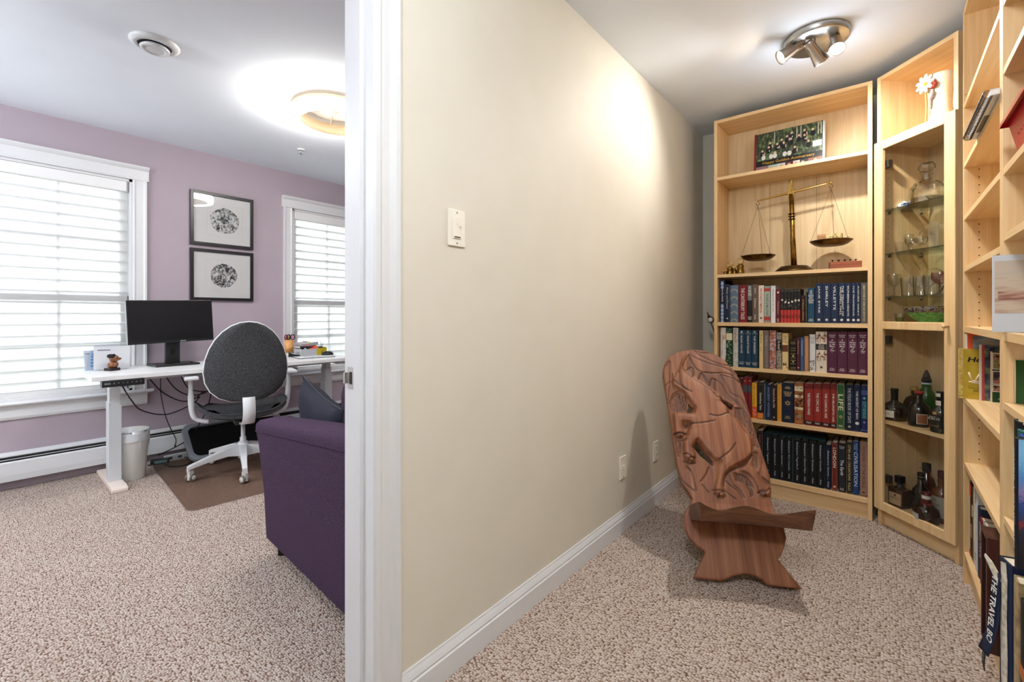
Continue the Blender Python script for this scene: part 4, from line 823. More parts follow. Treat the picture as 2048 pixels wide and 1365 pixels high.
# fruit tumbler and green bowl
d_ = cabthing('drinking_glass', 'tiny tumbler with painted green fruit below the third glass shelf', 'glass', 1799, .09, 1.062, G)
MB().lathe([(.014, .001), (.022, .055)], 16, close=False).build('wall', crystal, d_); MB().lathe([(0, .001), (.014, .001)], 16, close=False).build('base', crystal, d_)
MB().lathe([(.0148, .012), (.0185, .034)], 16, close=False).build('painted_fruit', noisy('fruit_paint', [(.4, '7A8A20'), (.55, 'B9B23A'), (.65, '8A3A40')], 90, .3), d_)
d_ = cabthing('bowl', 'large green footed bowl with dark flowered rim behind the glass door', 'bowl', 1862, .15, 1.062)
gb = [(.0, .0), (.052, 0), (.054, .008), (.05, .012), (.075, .03), (.095, .055), (.098, .062)]
MB().lathe(gb, 36, close=False).build('body', noisy('green_glaze', [(.35, '4E9A3E'), (.65, '8CC868')], 60, .15), d_)
MB().lathe([(.0975, .058), (.104, .068), (.108, .088), (.105, .089), (.094, .062)], 36, close=False).build('flower_rim', noisy('flower_rim_glaze', [(.36, '2E2A34'), (.46, '6A5A7A'), (.52, 'B9A03E'), (.58, '2E2A34'), (.66, 'A89AB0')], 75, .2, 0, 2), d_)
# liquor bottles
def patch(rad, a0, a1, z0, z1, n=10, squash=1.0, off=.0006):
    r_ = rad + off; P = [[(r_ * math.cos(a0 + (a1 - a0) * i / n), squash * r_ * math.sin(a0 + (a1 - a0) * i / n), z) for z in (z0, z1)] for i in range(n + 1)]
    return MB().grid(P)
darkglass = pmat('dark_bottle_glass', '14100E', .06, 0, .8); blackglass = pmat('black_bottle_glass', '0C0D0E', .07, 0, .8); brownliq = pmat('cognac_glass', '2E1710', .06, 0, .8, Transmission_Weight=.3)
greenb = pmat('green_bottle_glass', '14601C', .06, 0, .8, Transmission_Weight=.35); clearb = pmat('clear_bottle_glass', '6A6258', .05, 0, .8, Transmission_Weight=.75)
greenblk = pmat('green_black_glass', '17201A', .06, 0, .8); redliq = pmat('red_liqueur', '4A1512', .06, 0, .8, Transmission_Weight=.3); amberl = pmat('amber_whisky', '6E3516', .06, 0, .8, Transmission_Weight=.4)
GBT = 'bottles in the corner cabinet'; F0 = -PI / 2
def bottle(x, yl, z, prof, mat, label, parts, rz=0, seg=28, squash=(1, 1)):
    t_ = cabthing('bottle', label, 'bottle', x, yl, z, GBT, CR + R(15) + rz)
    MB().lathe(prof, seg, squash=squash).build('body', mat, t_)
    for nm, mb, m in parts: mb.build(nm, m, t_)
    return t_
cream = plain('D9D6CE'); gold = plain('A8843C', .35); blk = plain('15131 3'.replace(' ', ''), .4)
t_ = bottle(1789, .075, .56, [(.05, 0), (.052, .004), (.052, .05), (.049, .066), (.036, .082), (.0155, .095), (.0135, .11), (.0135, .14)], brownliq, 'brown cognac bottle with white label and black neck at left of upper shelf',
   [('neck_sleeve', MB().lathe([(.0152, .104), (.0155, .15), (.0168, .152), (.0168, .162)], 20), blk), ('label', patch(.052, F0 - .95, F0 + .5, .016, .052), cream), ('shoulder_neck', MB().lathe([(.0515, .0665), (.04, .0825), (.0165, .0965), (.0152, .104)], 24, close=False), clearb)])
text('COURVOISIER', (-.012, -.0525, .034), (1, -.15, 0), (0, 0, 1), .045, .007, plain('8A4A3A'), t_, 'label_print'); text('VS', (-.012, -.0525, .024), (1, -.15, 0), (0, 0, 1), .012, .005, plain('6A3A2A'), t_, 'label_print')
bottle(1829, .19, .56, [(.034, 0), (.036, .01), (.050, .06), (.050, .085), (.036, .11), (.012, .125), (.011, .15)], brownliq, 'round dark bottle with gold cap behind the red-capped bottle', [('neck_ring', MB().lathe([(.013, .13), (.0145, .14), (.013, .15)], 16), clearb), ('cap', MB().lathe([(.016, .15), (.017, .155), (.017, .168), (.015, .17)], 18), gold)])
bottle(1853, .22, .56, [(.036, 0), (.038, .004), (.038, .12), (.030, .15), (.020, .165), (.0185, .19)], greenb, 'tall green bottle with dark pointed stopper on the upper bottle shelf', [('collar', MB().lathe([(.0195, .188), (.0205, .19), (.0205, .197)], 18), plain('B9CCDA')), ('stopper_base', MB().lathe([(.0205, .197), (.0205, .214), (.018, .216)], 18), plain('14161C')), ('pointed_stopper', MB().lathe([(.018, .216), (.014, .235), (.006, .258), (.003, .262)], 14), pmat('smoked_plastic', '3A3530', .25))])
bottle(1838, .075, .56, [(.041, 0), (.043, .004), (.044, .07), (.042, .09), (.028, .11), (.0155, .125), (.0145, .165)], blackglass, 'black bottle with red cap and copper label in the middle', [('cap', MB().lathe([(.016, .158), (.0185, .16), (.0185, .17), (.016, .172)], 20), plain('A8302A', .4)), ('label', patch(.044, F0 + .35, F0 + 1.25, .018, .062), plain('8A5436')), ('label_border', patch(.044, F0 + .3, F0 + 1.3, .016, .064, off=.0004), cream), ('side_label', patch(.044, F0 - 1.3, F0 - 1.0, .024, .07), cream)])
t_ = bottle(1881, .055, .56, [(.036, 0), (.038, .004), (.038, .085), (.034, .105), (.0165, .125), (.0145, .15), (.015, .185)], greenblk, 'dark green port bottle with white neck seals behind the door stile', [('neck_sleeve', MB().lathe([(.0158, .14), (.0158, .188), (.014, .19)], 18), blk), ('neck_seal', patch(.016, F0 - 1.0, F0 + .4, .166, .182), cream), ('seal_badge', patch(.0162, F0 - 1.1, F0 + .5, .126, .148), cream), ('label', patch(.038, F0 - 1.0, F0 + 1.0, .02, .082), plain('171614')), ('red_sash', patch(.0384, F0 - 1.0, F0 - .75, .018, .036), plain('A82A2A')), ('gold_emblem', patch(.0384, F0 - .35, F0 + .05, .085, .097, off=.001), plain('B98A4A'))], R(4))
text('PORTO', (-.012, -.0392, .074), (1, 0, 0), (0, 0, 1), .026, .004, cream, t_, 'label_print'); text('CRUZ', (-.006, -.0398, .065), (1, 0, 0), (0, 0, 1), .044, .010, cream, t_, 'label_print'); text('TAWNY', (-.004, -.0396, .032), (1, 0, 0), (0, 0, 1), .03, .005, plain('B9A070'), t_, 'label_print')
# lower shelf
t_ = cabthing('bottle', 'square clear liqueur bottle with black cap and tan label on the cabinet floor', 'bottle', 1800, .085, .113, GBT, CR + R(8))
MB().box(-.038, .038, -.032, .032, 0, .095, .006).build('body', pmat('amaretto_glass', '4A3428', .06, 0, .8, Transmission_Weight=.3), t_); MB().lathe([(.026, .094), (.014, .108), (.013, .122)], 18).build('neck', clearb, t_); MB().box(-.016, .016, -.016, .016, .122, .158, .002).build('cap', blk, t_)
MB().box(-.031, .03, -.0328, -.032, .012, .072).build('label', plain('B99C78'), t_); text('DISARONNO', (0, -.0329, .046), (1, 0, 0), (0, 0, 1), .05, .008, plain('4A3020'), t_, 'label_print'); MB().lathe([(.006, 0), (.006, .0006)], 14, (0, -.0329, .060), (0, -1, 0)).build('label_seal', plain('6A4A30'), t_)
t_ = cabthing('bottle', 'black flat shouldered bottle with pale crest behind the square one', 'bottle', 1803, .18, .113, GBT, CR); MB().box(-.042, .042, -.025, .025, 0, .10, .012).build('body', blackglass, t_); MB().lathe([(.018, .098), (.012, .11), (.012, .13)], 16).build('neck', blackglass, t_); MB().box(-.03, .004, -.0258, -.025, .06, .085).build('label', cream, t_)
bottle(1853, .22, .113, [(.035, 0), (.037, .004), (.037, .12), (.030, .15), (.016, .168), (.0145, .19)], redliq, 'tall red brown bottle with black cap at the back of cabinet floor', [('cap', MB().lathe([(.018, .186), (.0185, .19), (.0185, .222), (.017, .224)], 18), plain('1C1A1A', .4))])
bottle(1842, .13, .113, [(.033, 0), (.034, .004), (.034, .11), (.014, .14), (.0135, .175)], blackglass, 'slim black bottle with silver neck ring between the square bottle and whisky', [('cap', MB().lathe([(.0142, .165), (.0148, .168), (.0148, .196), (.013, .198)], 18), blk), ('neck_ring', MB().lathe([(.0152, .176), (.0152, .179)], 18, close=False), pmat('silver_foil', 'B9B9BC', .3, 1)), ('label', patch(.034, F0 - .8, F0 + .8, .03, .08), plain('24201C'))])
bottle(1853, .05, .113, [(.045, 0), (.048, .004), (.05, .04), (.045, .066), (.026, .082), (.0165, .09), (.0155, .12)], brownliq, 'squat dark liqueur bottle with white and red neck band at front', [('neck_sleeve', MB().lathe([(.017, .09), (.0185, .10), (.0185, .14), (.016, .142)], 18), plain('5A1A18', .35)), ('neck_band', MB().lathe([(.019, .112), (.019, .128)], 18, close=False), cream), ('red_collar', MB().lathe([(.0205, .086), (.0205, .093)], 18, close=False), plain('A82A26')), ('label', patch(.0500, F0 - 1.1, F0 - .1, .012, .042), plain('A8A49C'))])
t_ = bottle(1884, .13, .113, [(.04, 0), (.042, .004), (.042, .12), (.036, .145), (.016, .165), (.014, .175), (.017, .195), (.013, .21)], amberl, 'amber whisky bottle with large grey label and plum cap at right', [('cap', MB().lathe([(.0155, .208), (.0165, .212), (.0165, .24), (.015, .242)], 18), plain('3A1420', .4)), ('label', patch(.042, F0 - 1.2, F0 + 1.0, .025, .125), plain('A09C92'))])
text('James', (-.014, -.0432, .108), (1, -.1, 0), (0, 0, 1), .03, .009, plain('3A342C'), t_, 'label_print', .3); text('GALLAGHER', (-.008, -.0432, .085), (1, -.1, 0), (0, 0, 1), .045, .009, plain('3A342C'), t_, 'label_print')
# ceramic flower pitcher on top of the cabinet
v_ = cabthing('ceramic_pitcher', 'cream ceramic pitcher with modelled daisy and red flower on the cabinet top', 'pitcher', 1882, .11, 2.0205, None, CR)
cer = noisy('cream_glaze', [(.35, 'E6D6B4'), (.65, 'F2E8D0')], 25, .18)
MB().lathe([(.0, .0), (.052, 0), (.055, .006), (.047, .03), (.040, .09), (.043, .15), (.052, .20), (.058, .235), (.053, .236), (.038, .15), (.036, .02), (0, .02)], 28, close=False).build('body', cer, v_)
pm = MB()
for i in range(9):
    a = 2 * PI * i / 9; dv = Vector((math.cos(a), -.25, math.sin(a))).normalized(); sd_ = Vector((-math.sin(a), 0, math.cos(a))); c = Vector((-.022, -.05, .205)); pts = []
    pm.add([c, c + dv * .024 + sd_ * .010 + Vector((0, -.006, 0)), c + dv * .043 + sd_ * .007, c + dv * .047, c + dv * .043 - sd_ * .007, c + dv * .024 - sd_ * .010 + Vector((0, -.006, 0))], [(0, 1, 2, 3, 4, 5)], True)
pm.build('daisy_petals', plain('F0E6D2', .3), v_, solid=.003); MB().lathe([(.008, 0), (.007, .006), (.002, .008)], 12, (-.022, -.055, .205), (0, -1, 0)).build('daisy_centre', plain('C09A3A'), v_)
rf = MB()
for i in range(6):
    a = 2 * PI * i / 6; rf.lathe([(.002, -.008), (.009, -.004), (.010, .002), (.004, .008)], 10, (.012 + .011 * math.cos(a), -.054, .185 + .011 * math.sin(a)), (0, -1, 0))
rf.build('red_flower', plain('8A3A2C', .3), v_); MB().tube(spline([(-.022, -.05, .19), (-.012, -.05, .13), (-.014, -.047, .06), (-.01, -.048, .02)], 5), .003, 6).build('stem', plain('B9A878', .3), v_); MB().tube(spline([(-.05, -.02, .21), (-.036, -.042, .17), (-.03, -.045, .10), (-.034, -.045, .02)], 5), .003, 6).build('stem', plain('C9A868', .3), v_)
MB().tube(spline([(.010, -.052, .18), (.006, -.05, .15), (-.004, -.05, .12), (-.008, -.046, .08)], 5), [.003] * 5 + [.012] * 5 + [.005] * 6, 8).build('leaf', plain('9A8A86', .3), v_)
# ------------------------------------------------------------------ things on the right bookcases
RW = -PI / 2
# spiral notebook lying half out of its shelf
nb = thing('spiral_notebook', 'white spiral bound notebook sticking out over the front of a right shelf', 'notebook', (.221, 2.30, 1.7380), 0)
MB().box(.012, .20, -.43, 0, 0, .0015).build('back_cover', pmat('grey_card', 'C9CDD4', .5), nb); MB().box(.013, .198, -.428, -.002, .0015, .016).build('page_block', plain('E9E7E2'), nb); MB().box(.012, .20, -.43, 0, .016, .0175).build('front_cover', plain('DCE0E6', .3), nb)
MB().box(.022, .05, -.25, -.08, -.0006, 0).build('printed_panel', plain('5A5854'), nb)
for i in range(38):
    y = -.01 - i * .0111; MB().tube([(.010 + .0125 * math.cos(a), y + .003 * math.sin(a), .0085 + .0125 * math.sin(a)) for a in [2 * PI * k / 10 for k in range(10)]], .0011, 4, closed=True).build('wire_loop', pmat('black_wire', '221F1C', .4), nb)
# red tray
trm = pmat('red_plastic', 'B01424', .3)
tr = thing('storage_tray', 'red plastic tray jutting from the nearest bookcase shelf', 'tray', (.262, 1.70, 1.5175), RW)
def tray(mb, w0, d0, w1, d1, h_, th):
    for z_, (a, b) in ((0, (w0, d0)),): pass
    o = [(-.0, 0), (w0, 0), (w0, d0), (0, d0)]; e = (w1 - w0) / 2; f = (d1 - d0) / 2
    O = [(x, y, 0) for x, y in o]; T_ = [(-e, -f, h_), (w0 + e, -f, h_), (w0 + e, d0 + f, h_), (-e, d0 + f, h_)]; L_ = [(-e - .012, -f - .012, h_), (w0 + e + .012, -f - .012, h_), (w0 + e + .012, d0 + f + .012, h_), (-e - .012, d0 + f + .012, h_)]; L2 = [(x, y, h_ - .012) for x, y, _ in L_]
    Ti = [(-e + th, -f + th, h_), (w0 + e - th, -f + th, h_), (w0 + e - th, d0 + f - th, h_), (-e + th, d0 + f - th, h_)]; Bi = [(th, th, th), (w0 - th, th, th), (w0 - th, d0 - th, th), (th, d0 - th, th)]
    V = O + T_ + L_ + L2 + Ti + Bi; fs = [(3, 2, 1, 0), (20, 21, 22, 23)]
    for k in range(4):
        n_ = (k + 1) % 4; fs += [(k, n_, 4 + n_, 4 + k), (12 + k, 12 + n_, 8 + n_, 8 + k), (8 + k, 8 + n_, 16 + n_, 16 + k), (16 + k, 16 + n_, 20 + n_, 20 + k)]
    return mb.add(V, fs)
tray(MB(), .30, .20, .335, .235, .092, .003).build('basin', trm, tr, bevel=.002)
for k in range(3): MB().lathe([(.003, 0), (.003, .0006)], 10, (.05 + .03 * k, -.008, .04), (0, -1, .2)).build('vent_hole', plain('6A0A14'), tr)
# canvas picture, green album, booklets facing the study
cv = thing('beach_print', 'pale print of sand and driftwood with white borders leaning out of the nearest bookcase', 'picture', (.232, 1.825, 1.0625), 0)
MB().box(0, .27, -.004, .004, 0, .212).build('board', pmat('pale_board', 'C9CED4', .6), cv)
MB().box(.004, .27, -.0052, -.004, .052, .196).build('print', noisy('sand_print', [(.3, 'B9B0A2'), (.5, 'C4B49E'), (.62, 'A8897A'), (.72, 'BEB6AC')], (6, 6, 40), .5), cv)
MB().box(.01, .27, -.0056, -.0052, .088, .112).build('driftwood_print', noisy('driftwood_print_ink', [(.4, '8A5A50'), (.6, 'B99A84')], (20, 20, 160), .5), cv)
GR = 'booklets facing out on the right bookcase'
bk = book((.276, 1.822, .8685), 0, .20, .118, .012, '2E5226', 'green album with oval pale window at the right picture edge', [], GR, name='album')
MB().lathe([(.028, 0), (.028, .0006)], 24, (.052, -.0002, .062), (0, -1, 0), squash=(1.3, 1)).build('oval_window', plain('D9C9B0'), bk); MB().box(-.003, .0, 0, .012, 0, .118).build('spine_edge', plain('C9B48A'), bk)
yb = thing('booklet', 'mustard yellow booklet with black Ho lettering on its cover', 'booklet', (.238, 2.603, .7685), 0, GR)
MB().box(0, .22, -.004, 0, 0, .203).build('cover', noisy('mustard_cover', [(.4, 'B0941E'), (.6, 'C0A42C')], 30, .45), yb); MB().box(.002, .218, 0, .009, .001, .201).build('page_block', paper, yb); MB().box(-.0035, .010, -.0046, .009, 0, .203).build('taped_spine', noisy('yellow_tape', [(.4, 'B99A3A'), (.6, 'D9C070')], 120, .6), yb)
text('Ho', (.044, -.0046, .160), (1, 0, 0), (0, 0, 1), .042, .020, plain('14120E'), yb, 'cover_title', .15, .03); text('Taste, Chi', (.044, -.0046, .045), (1, 0, 0), (0, 0, 1), .04, .006, plain('3A3010'), yb, 'cover_lettering'); text('Eliz', (.05, -.0046, .034), (1, 0, 0), (0, 0, 1), .018, .006, plain('3A3010'), yb, 'cover_lettering')
lm = MB()
for (a, b) in (((.026, .108), (.036, .075)), ((.036, .075), (.062, .070)), ((.058, .105), (.046, .078)), ((.026, .070), (.06, .064))): 
    lm.tube([(a[0], -.0044, a[1]), (b[0], -.0044, b[1])], .0028, 6)
lm.build('line_drawing', plain('E6D6C0'), yb)
ob = thing('booklet', 'orange and white covered book standing behind the yellow booklet', 'book', (.2565, 2.619, .7685), 0, GR); MB().box(0, .005, -.006, .008, 0, .262).build('white_edge', plain('E6E0DA'), ob); MB().box(.005, .21, -.006, -.004, 0, .27).build('orange_cover', plain('D8562A'), ob); MB().box(.005, .21, -.004, .008, .001, .268).build('page_block', paper, ob); MB().box(.021, .21, -.0068, -.006, .0, .255).build('blue_photo', noisy('seascape_print', [(.35, '5A6A7A'), (.5, '9AA8B4'), (.6, 'B9A894'), (.75, '3A4048')], (12, 12, 26), .35), ob)
rb = thing('booklet', 'garden booklet with red spine overlapping the yellow one', 'booklet', (.293, 2.585, .7685), 0, GR); MB().box(0, .006, -.004, .008, 0, .222).build('white_edge', plain('D9D0CC'), rb); MB().box(.006, .014, -.0048, .008, 0, .222).build('red_spine', plain('B04A40'), rb); MB().box(.014, .20, -.004, -.002, 0, .222).build('cover', noisy('garden_print', [(.35, '1E2430'), (.5, '44506A'), (.6, '6A7A5A'), (.72, 'A8B0B8')], 45, .35), rb); MB().box(.014, .198, -.002, .008, .001, .22).build('page_block', paper, rb); MB().tube(spline([(.052, -.005, .15), (.04, -.005, .10), (.038, -.005, .03)], 4), [.003] * 5 + [.0065] * 4, 6).build('printed_figure', plain('E0E0E0'), rb)
gp = thing('booklet', 'dark green booklet with small framed photographs in front of the garden booklet', 'booklet', (.322, 2.567, .7685), 0, GR); MB().box(0, .004, -.004, .008, 0, .197).build('cream_edge', plain('E0D6C4'), gp); MB().box(.004, .17, -.004, -.002, 0, .197).build('cover', plain('1E4A2C'), gp); MB().box(.004, .168, -.002, .008, .001, .195).build('page_block', paper, gp)
for z0_, z1_, c_ in ((.128, .193, [(.4, '6A8A4A'), (.5, 'B98A78'), (.62, '2A1A18')]), (.07, .122, [(.4, '2A2438'), (.5, '4A4A6A'), (.62, 'B97A6A')]), (.04, .068, [(.4, '2A1A1A'), (.5, 'B98A84'), (.62, '8A9A5A')])):
    f_ = MB().box(.004, .15, -.0046, -.004, z0_, z1_).build('photo_border', plain('E6E2DA'), gp); MB().box(.006, .148, -.005, -.0046, z0_ + .003, z1_ - .003).build('photo', noisy('photo_print_%d' % int(z0_ * 1000), c_, 70, .35), f_)
text('Robert', (.03, -.0042, .013), (1, 0, 0), (0, 0, 1), .02, .006, cream, gp, 'cover_lettering')
# spines in the right bookcases (facing -X): local x runs toward the camera
def rbook(y, z, w_, h_, d_, cov, label, ops, x=.27, tilt=0): return book((x, y, z), RW, w_, h_, d_, cov, label, ops, 'books on the right bookcases', tilt)
Z8 = .1305
rbook(2.628, Z8, .030, .30, .2, '1D1A1A', 'black paperback with white block capitals and red top, farthest on lowest right shelf', [('band', .80, .97, 'B0302A'), ('band', .0, .06, '8A2A26'), ('across', .42, .10, WH, 'LOTS\nMORE\nTHE\nA\nTALK\nQUIZ', .8)])
rbook(2.596, Z8, .022, .27, .2, '2A2420', 'dark brown paperback behind the yellow spine on lowest right shelf', [('band', .3, .5, 'A8846A')])
rbook(2.572, Z8, .020, .29, .2, '1F1C1A', 'thin black book with cream stripe on lowest right shelf', [('band', .6, .75, 'C9B898')])
rbook(2.550, Z8, .016, .30, .2, 'B08A2A', 'thin mustard yellow book on lowest right shelf', [])
rbook(2.532, Z8, .026, .31, .2, 'D9D4CC', 'white paperback with red and black marks on lowest right shelf', [('specks', .6, .9, 'A8302A', 8), ('down', .3, .06, '1A1A1A', 'GUIDE', .6)])
rbook(2.504, Z8, .060, .32, .2, 'D2D2D2', 'wide plain white binder on lowest right shelf', [('across', .96, .80, '3A2420', 'AX', .5), ('across', .2, .12, '1A1A1A', 'E', .3)])
rbook(2.440, Z8, .050, .26, .2, '1E2C44', 'navy book right of the white binder', [])
rbook(2.388, Z8, .060, .235, .2, '7A1E22', 'red book with white script on lowest right shelf', [('down', .95, .4, WH, 'Berlin', .5, .2)])
rbook(2.326, Z8, .070, .24, .2, '8A8884', 'grey book between red book and dark wooden tray', [])
rbook(2.20, .5005, .03, .16, .15, '141214', 'small black book lying deep on the second lowest right shelf', [('down', .7, .3, WH, 'NOTES', .3)], .40); rbook(2.165, .5005, .05, .27, .15, '5A1A1C', 'tall dark red book beside the small black one', [], .40)
# dark wooden tray on edge
wt = thing('wooden_tray', 'dark brown wooden tray standing on edge at the front of the lowest right shelf', 'tray', (.228, 1.985, Z8), RW); dk = wood('dark_walnut', '24110F', '351A16', '4A2620', 'Z', .35, 20)
for q in ((0, .012, 0, .25, 0, .335), (.088, .10, 0, .25, 0, .335), (.012, .088, 0, .25, 0, .012), (.012, .088, 0, .25, .323, .335)): MB().box(*q, .002).build('rim_side', dk, wt)
MB().box(.012, .088, .10, .11, .012, .323).build('tray_bottom', plain('1A0D0C', .4), wt)
# torn travel book in the next case, spine hanging loose
tv = book((.232, 1.74, Z8), RW + R(13), .060, .345, .235, '16233E', 'torn navy travel book with peeling white-lettered spine', [], None)
torn = noisy('torn_paper', [(.4, 'B0A894'), (.6, 'D9D2C2')], 60, .9, .0008)
MB().prism([(.022, .0), (.046, .02), (.048, .1), (.044, .2), (.047, .30), (.04, .342), (.018, .336), (.022, .25), (.016, .17), (.02, .08)], -.0022, -.0004, lambda a, b, d: (a, d, b)).build('exposed_backing', torn, tv)
fl = []
for i in range(13):
    s_ = i / 12; z_ = .305 - s_ * .225; cur = .004 + .030 * max(0, s_ - .45) ** 1.5 * 2; fl.append([(-.012 - cur * .3, -.003 - cur, z_), (.026 - cur * .3, -.003 - cur * .8, z_ - .002)])
MB().grid(fl).build('peeled_spine', plain('14203A'), tv, solid=.0015)
text('THE TRAVEL BOO', (.006, -.012, .19), (0, -.07, -1), (1, .08, 0), .20, .024, plain('E2E2E0'), tv, 'spine_title', 0, .02, lift=.003)
MB().add([(-.012, -.006, .30), (-.030, -.016, .325), (-.026, -.016, .332), (-.004, -.010, .322), (.014, -.006, .305), (.024, -.004, .285), (.010, -.008, .280)], [(0, 1, 2, 3, 4, 5, 6)]).build('torn_flap', torn, tv, solid=.002)
MB().tube([(.0, -.028, .078), (.004, -.030, .05), (.004, -.028, .03)], [.004, .003, .001], 6).build('hanging_thread', plain('3A3834'), tv)
rbook(1.672, Z8, .05, .33, .24, speckle('oldtan', [(.3, '6A5A40'), (.6, 'A8926A')], 40), 'tall worn tan book next to the torn travel book', [], .247); rbook(1.618, Z8, .05, .30, .25, '14120F', 'thick black book low at the right picture edge', [('band', .4, .5, 'A8622C')], .25)
# aerial city book upstairs and neighbours
lb = rbook(1.49, .5535, .024, .285, .26, '0E1018', 'large blue city-at-night book jutting from the nearest bookcase', [('down', .93, .15, 'C9CCD2', 'OVER LONDON', .45)], .222)
cp_ = pmat('dusk_city_cover', '3A6AA8', .3); nt = cp_.node_tree
sepx = nt.nodes.new('ShaderNodeSeparateXYZ'); nt.links.new(coords(nt, (1, 1, 3.5)), sepx.inputs[0]); nz = tex(nt, 'Noise', Scale=60, Detail=5); ad = nt.nodes.new('ShaderNodeMath'); ad.operation = 'MULTIPLY_ADD'; ad.inputs[1].default_value = .22
nt.links.new(nz.outputs[0], ad.inputs[0]); nt.links.new(sepx.outputs[2], ad.inputs[2]); nt.links.new(ramp(nt, ad.outputs[0], [(.3, '0C1220'), (.42, '14233E'), (.47, '8A2A30'), (.5, '16305A'), (.62, '2A4A86'), (.7, '8A7AA8'), (.8, '4A86C0'), (1.0, '7AB4DA')]), nt.nodes['Principled BSDF'].inputs['Base Color'])
MB().box(.0240, .0246, .004, .26, .001, .284).build('cover_picture', cp_, lb)
text('O', (.0250, .05, .235), (0, 1, 0), (0, 0, 1), .035, .035, plain('3A4658'), lb, 'cover_title')
rbook(1.655, .5535, .05, .30, .2, '0F1012', 'black book behind the large blue city book', [], .245); rbook(1.60, .5535, .03, .285, .2, '1E5A54', 'teal book with white capitals behind the city book', [('down', .9, .3, WH, 'COASTLINE', .5)], .243); rbook(1.565, .5535, .045, .28, .2, '1C3C8A', 'royal blue book beside the teal one', [('down', .9, .3, WH, 'OCEANS', .4)], .241)
# ------------------------------------------------------------------ study ceiling spotlight
steel = noisy('brushed_steel', [(.4, 'A3A3A0'), (.6, 'BDBDBA')], (8, 8, 200), .32, 0, 3, metal=1); nick = pmat('warm_nickel', 'B9AEA2', .28, 1)
sc_ = px(1632, 86, 'Z', 2.41)
sl = thing('ceiling_spotlight', 'round brushed steel ceiling spotlight with three swivel heads', 'ceiling light', (sc_.x, sc_.y, H))
MB().lathe([(.0, -.032), (.128, -.032), (.133, -.028), (.135, -.004), (.135, 0)], 48).build('ceiling_plate', steel, sl)
bulb = emit('halogen_bulb', 'FFE9CC', 60)
for nm, (xb_, yb_), zz, dv in (('a', (1584, 88), .062, Vector((-.78, -.42, -.52))), ('b', (1629, 80), .085, Vector((.42, .70, -.72))), ('c', (1672, 70), .062, Vector((.10, -.46, -.80)))):
    q = px(xb_, yb_, 'Z', 2.408) - Vector((sc_.x, sc_.y, H)); dv.normalize(); e_ = Vector((q.x, q.y, -zz))
    hd = MB().lathe([(.018, -.055), (.021, -.05), (.021, -.014), (.024, .0), (.033, .058), (.034, .061), (.031, .061), (.029, .052)], 28, e_, dv, close=False); hd.lathe([(0, -.0552), (.018, -.055)], 28, e_, dv, close=False)
    h_o = hd.build('lamp_head', nick, sl)
    MB().tube([(q.x, q.y, -.03), e_ + Vector((0, 0, .012))], .005, 10).build('stem', steel, h_o)
    MB().lathe([(0, .050), (.0285, .050)], 20, e_, dv, close=False).build('bulb', bulb, h_o)
    for k in range(3): MB().obox(e_ + dv * -.003 + (dv.cross(Vector((0, 0, 1))).normalized()) * (.0195) + Vector((0, 0, .004 * (k - 1))), (.0008, 0, 0), dv * .004, (0, 0, .0008)).build('vent_slot', plain('1A1714'), h_o)
    l = bpy.data.lights.new('spot_lamp', 'SPOT'); l.energy = {'a': 18, 'b': 26, 'c': 40}[nm]; l.color = (1, .97, .92); l.spot_size = R({'a': 106, 'b': 100, 'c': 115}[nm]); l.spot_blend = 1.0; l.shadow_soft_size = .025
    lo = bpy.data.objects.new('spot_lamp', l); COL.objects.link(lo); lo.location = Vector((sc_.x, sc_.y, H)) + e_ + dv * .066; lo.rotation_euler = dv.to_track_quat('-Z', 'Y').to_euler()
l = bpy.data.lights.new('study_fill_light', 'POINT'); l.energy = 1.9; l.color = (.86, .96, 1.1); l.shadow_soft_size = .10      # added fill with no fixture, lifts the study ceiling and far wall
lo = bpy.data.objects.new('study_fill_light', l); COL.objects.link(lo); lo.location = (sc_.x, sc_.y, H - .22)
# ------------------------------------------------------------------ wall plates in the study
almond = pmat('almond_plastic', 'E8E2D4', .35)
def plate(y, z, label, kind, cat):
    t_ = thing('light_switch' if kind == 'switch' else 'outlet_plate', label, cat, (XB, y, z))
    MB().box(0, .006, -.036, .036, -.0575, .0575, .0022).build('plate', almond, t_)
    if kind == 'switch':
        MB().box(.006, .0085, -.0165, .0165, -.034, .034, .001).build('rocker', almond, t_); MB().box(.0085, .0088, -.013, .013, -.031, -.027).build('slot', plain('4A4640'), t_); MB().box(.0085, .013, .009, .014, .004, .012, .001).build('dimmer_slide', almond, t_)
    elif kind == 'phone':
        MB().box(.006, .0085, -.010, .010, -.012, .012, .001).build('jack', almond, t_)
    else:
        for s_ in (-1, 1):
            o_ = MB().box(.006, .008, -.0165, .0165, s_ * .02 - .014, s_ * .02 + .014, .002).build('socket', almond, t_)
            for yy in (-.006, .006): MB().box(.008, .0083, yy - .001, yy + .001, s_ * .02 - .004, s_ * .02 + .006).build('slot', plain('4A4640'), o_)
    for s_ in (-1, 1): MB().lathe([(.003, 0), (.003, .0008)], 10, (.006, 0, s_ * .048), (1, 0, 0)).build('screw', plain('8A8478'), t_)
plate(.989, 1.383, 'almond dimmer switch plate high on the beige wall', 'switch', 'switch')
plate(2.163, .323, 'almond wall plate with small jack, nearer one above the baseboard', 'phone', 'outlet'); plate(2.598, .307, 'almond outlet plate beside the carved chair, farther one on beige wall', 'outlet', 'outlet')
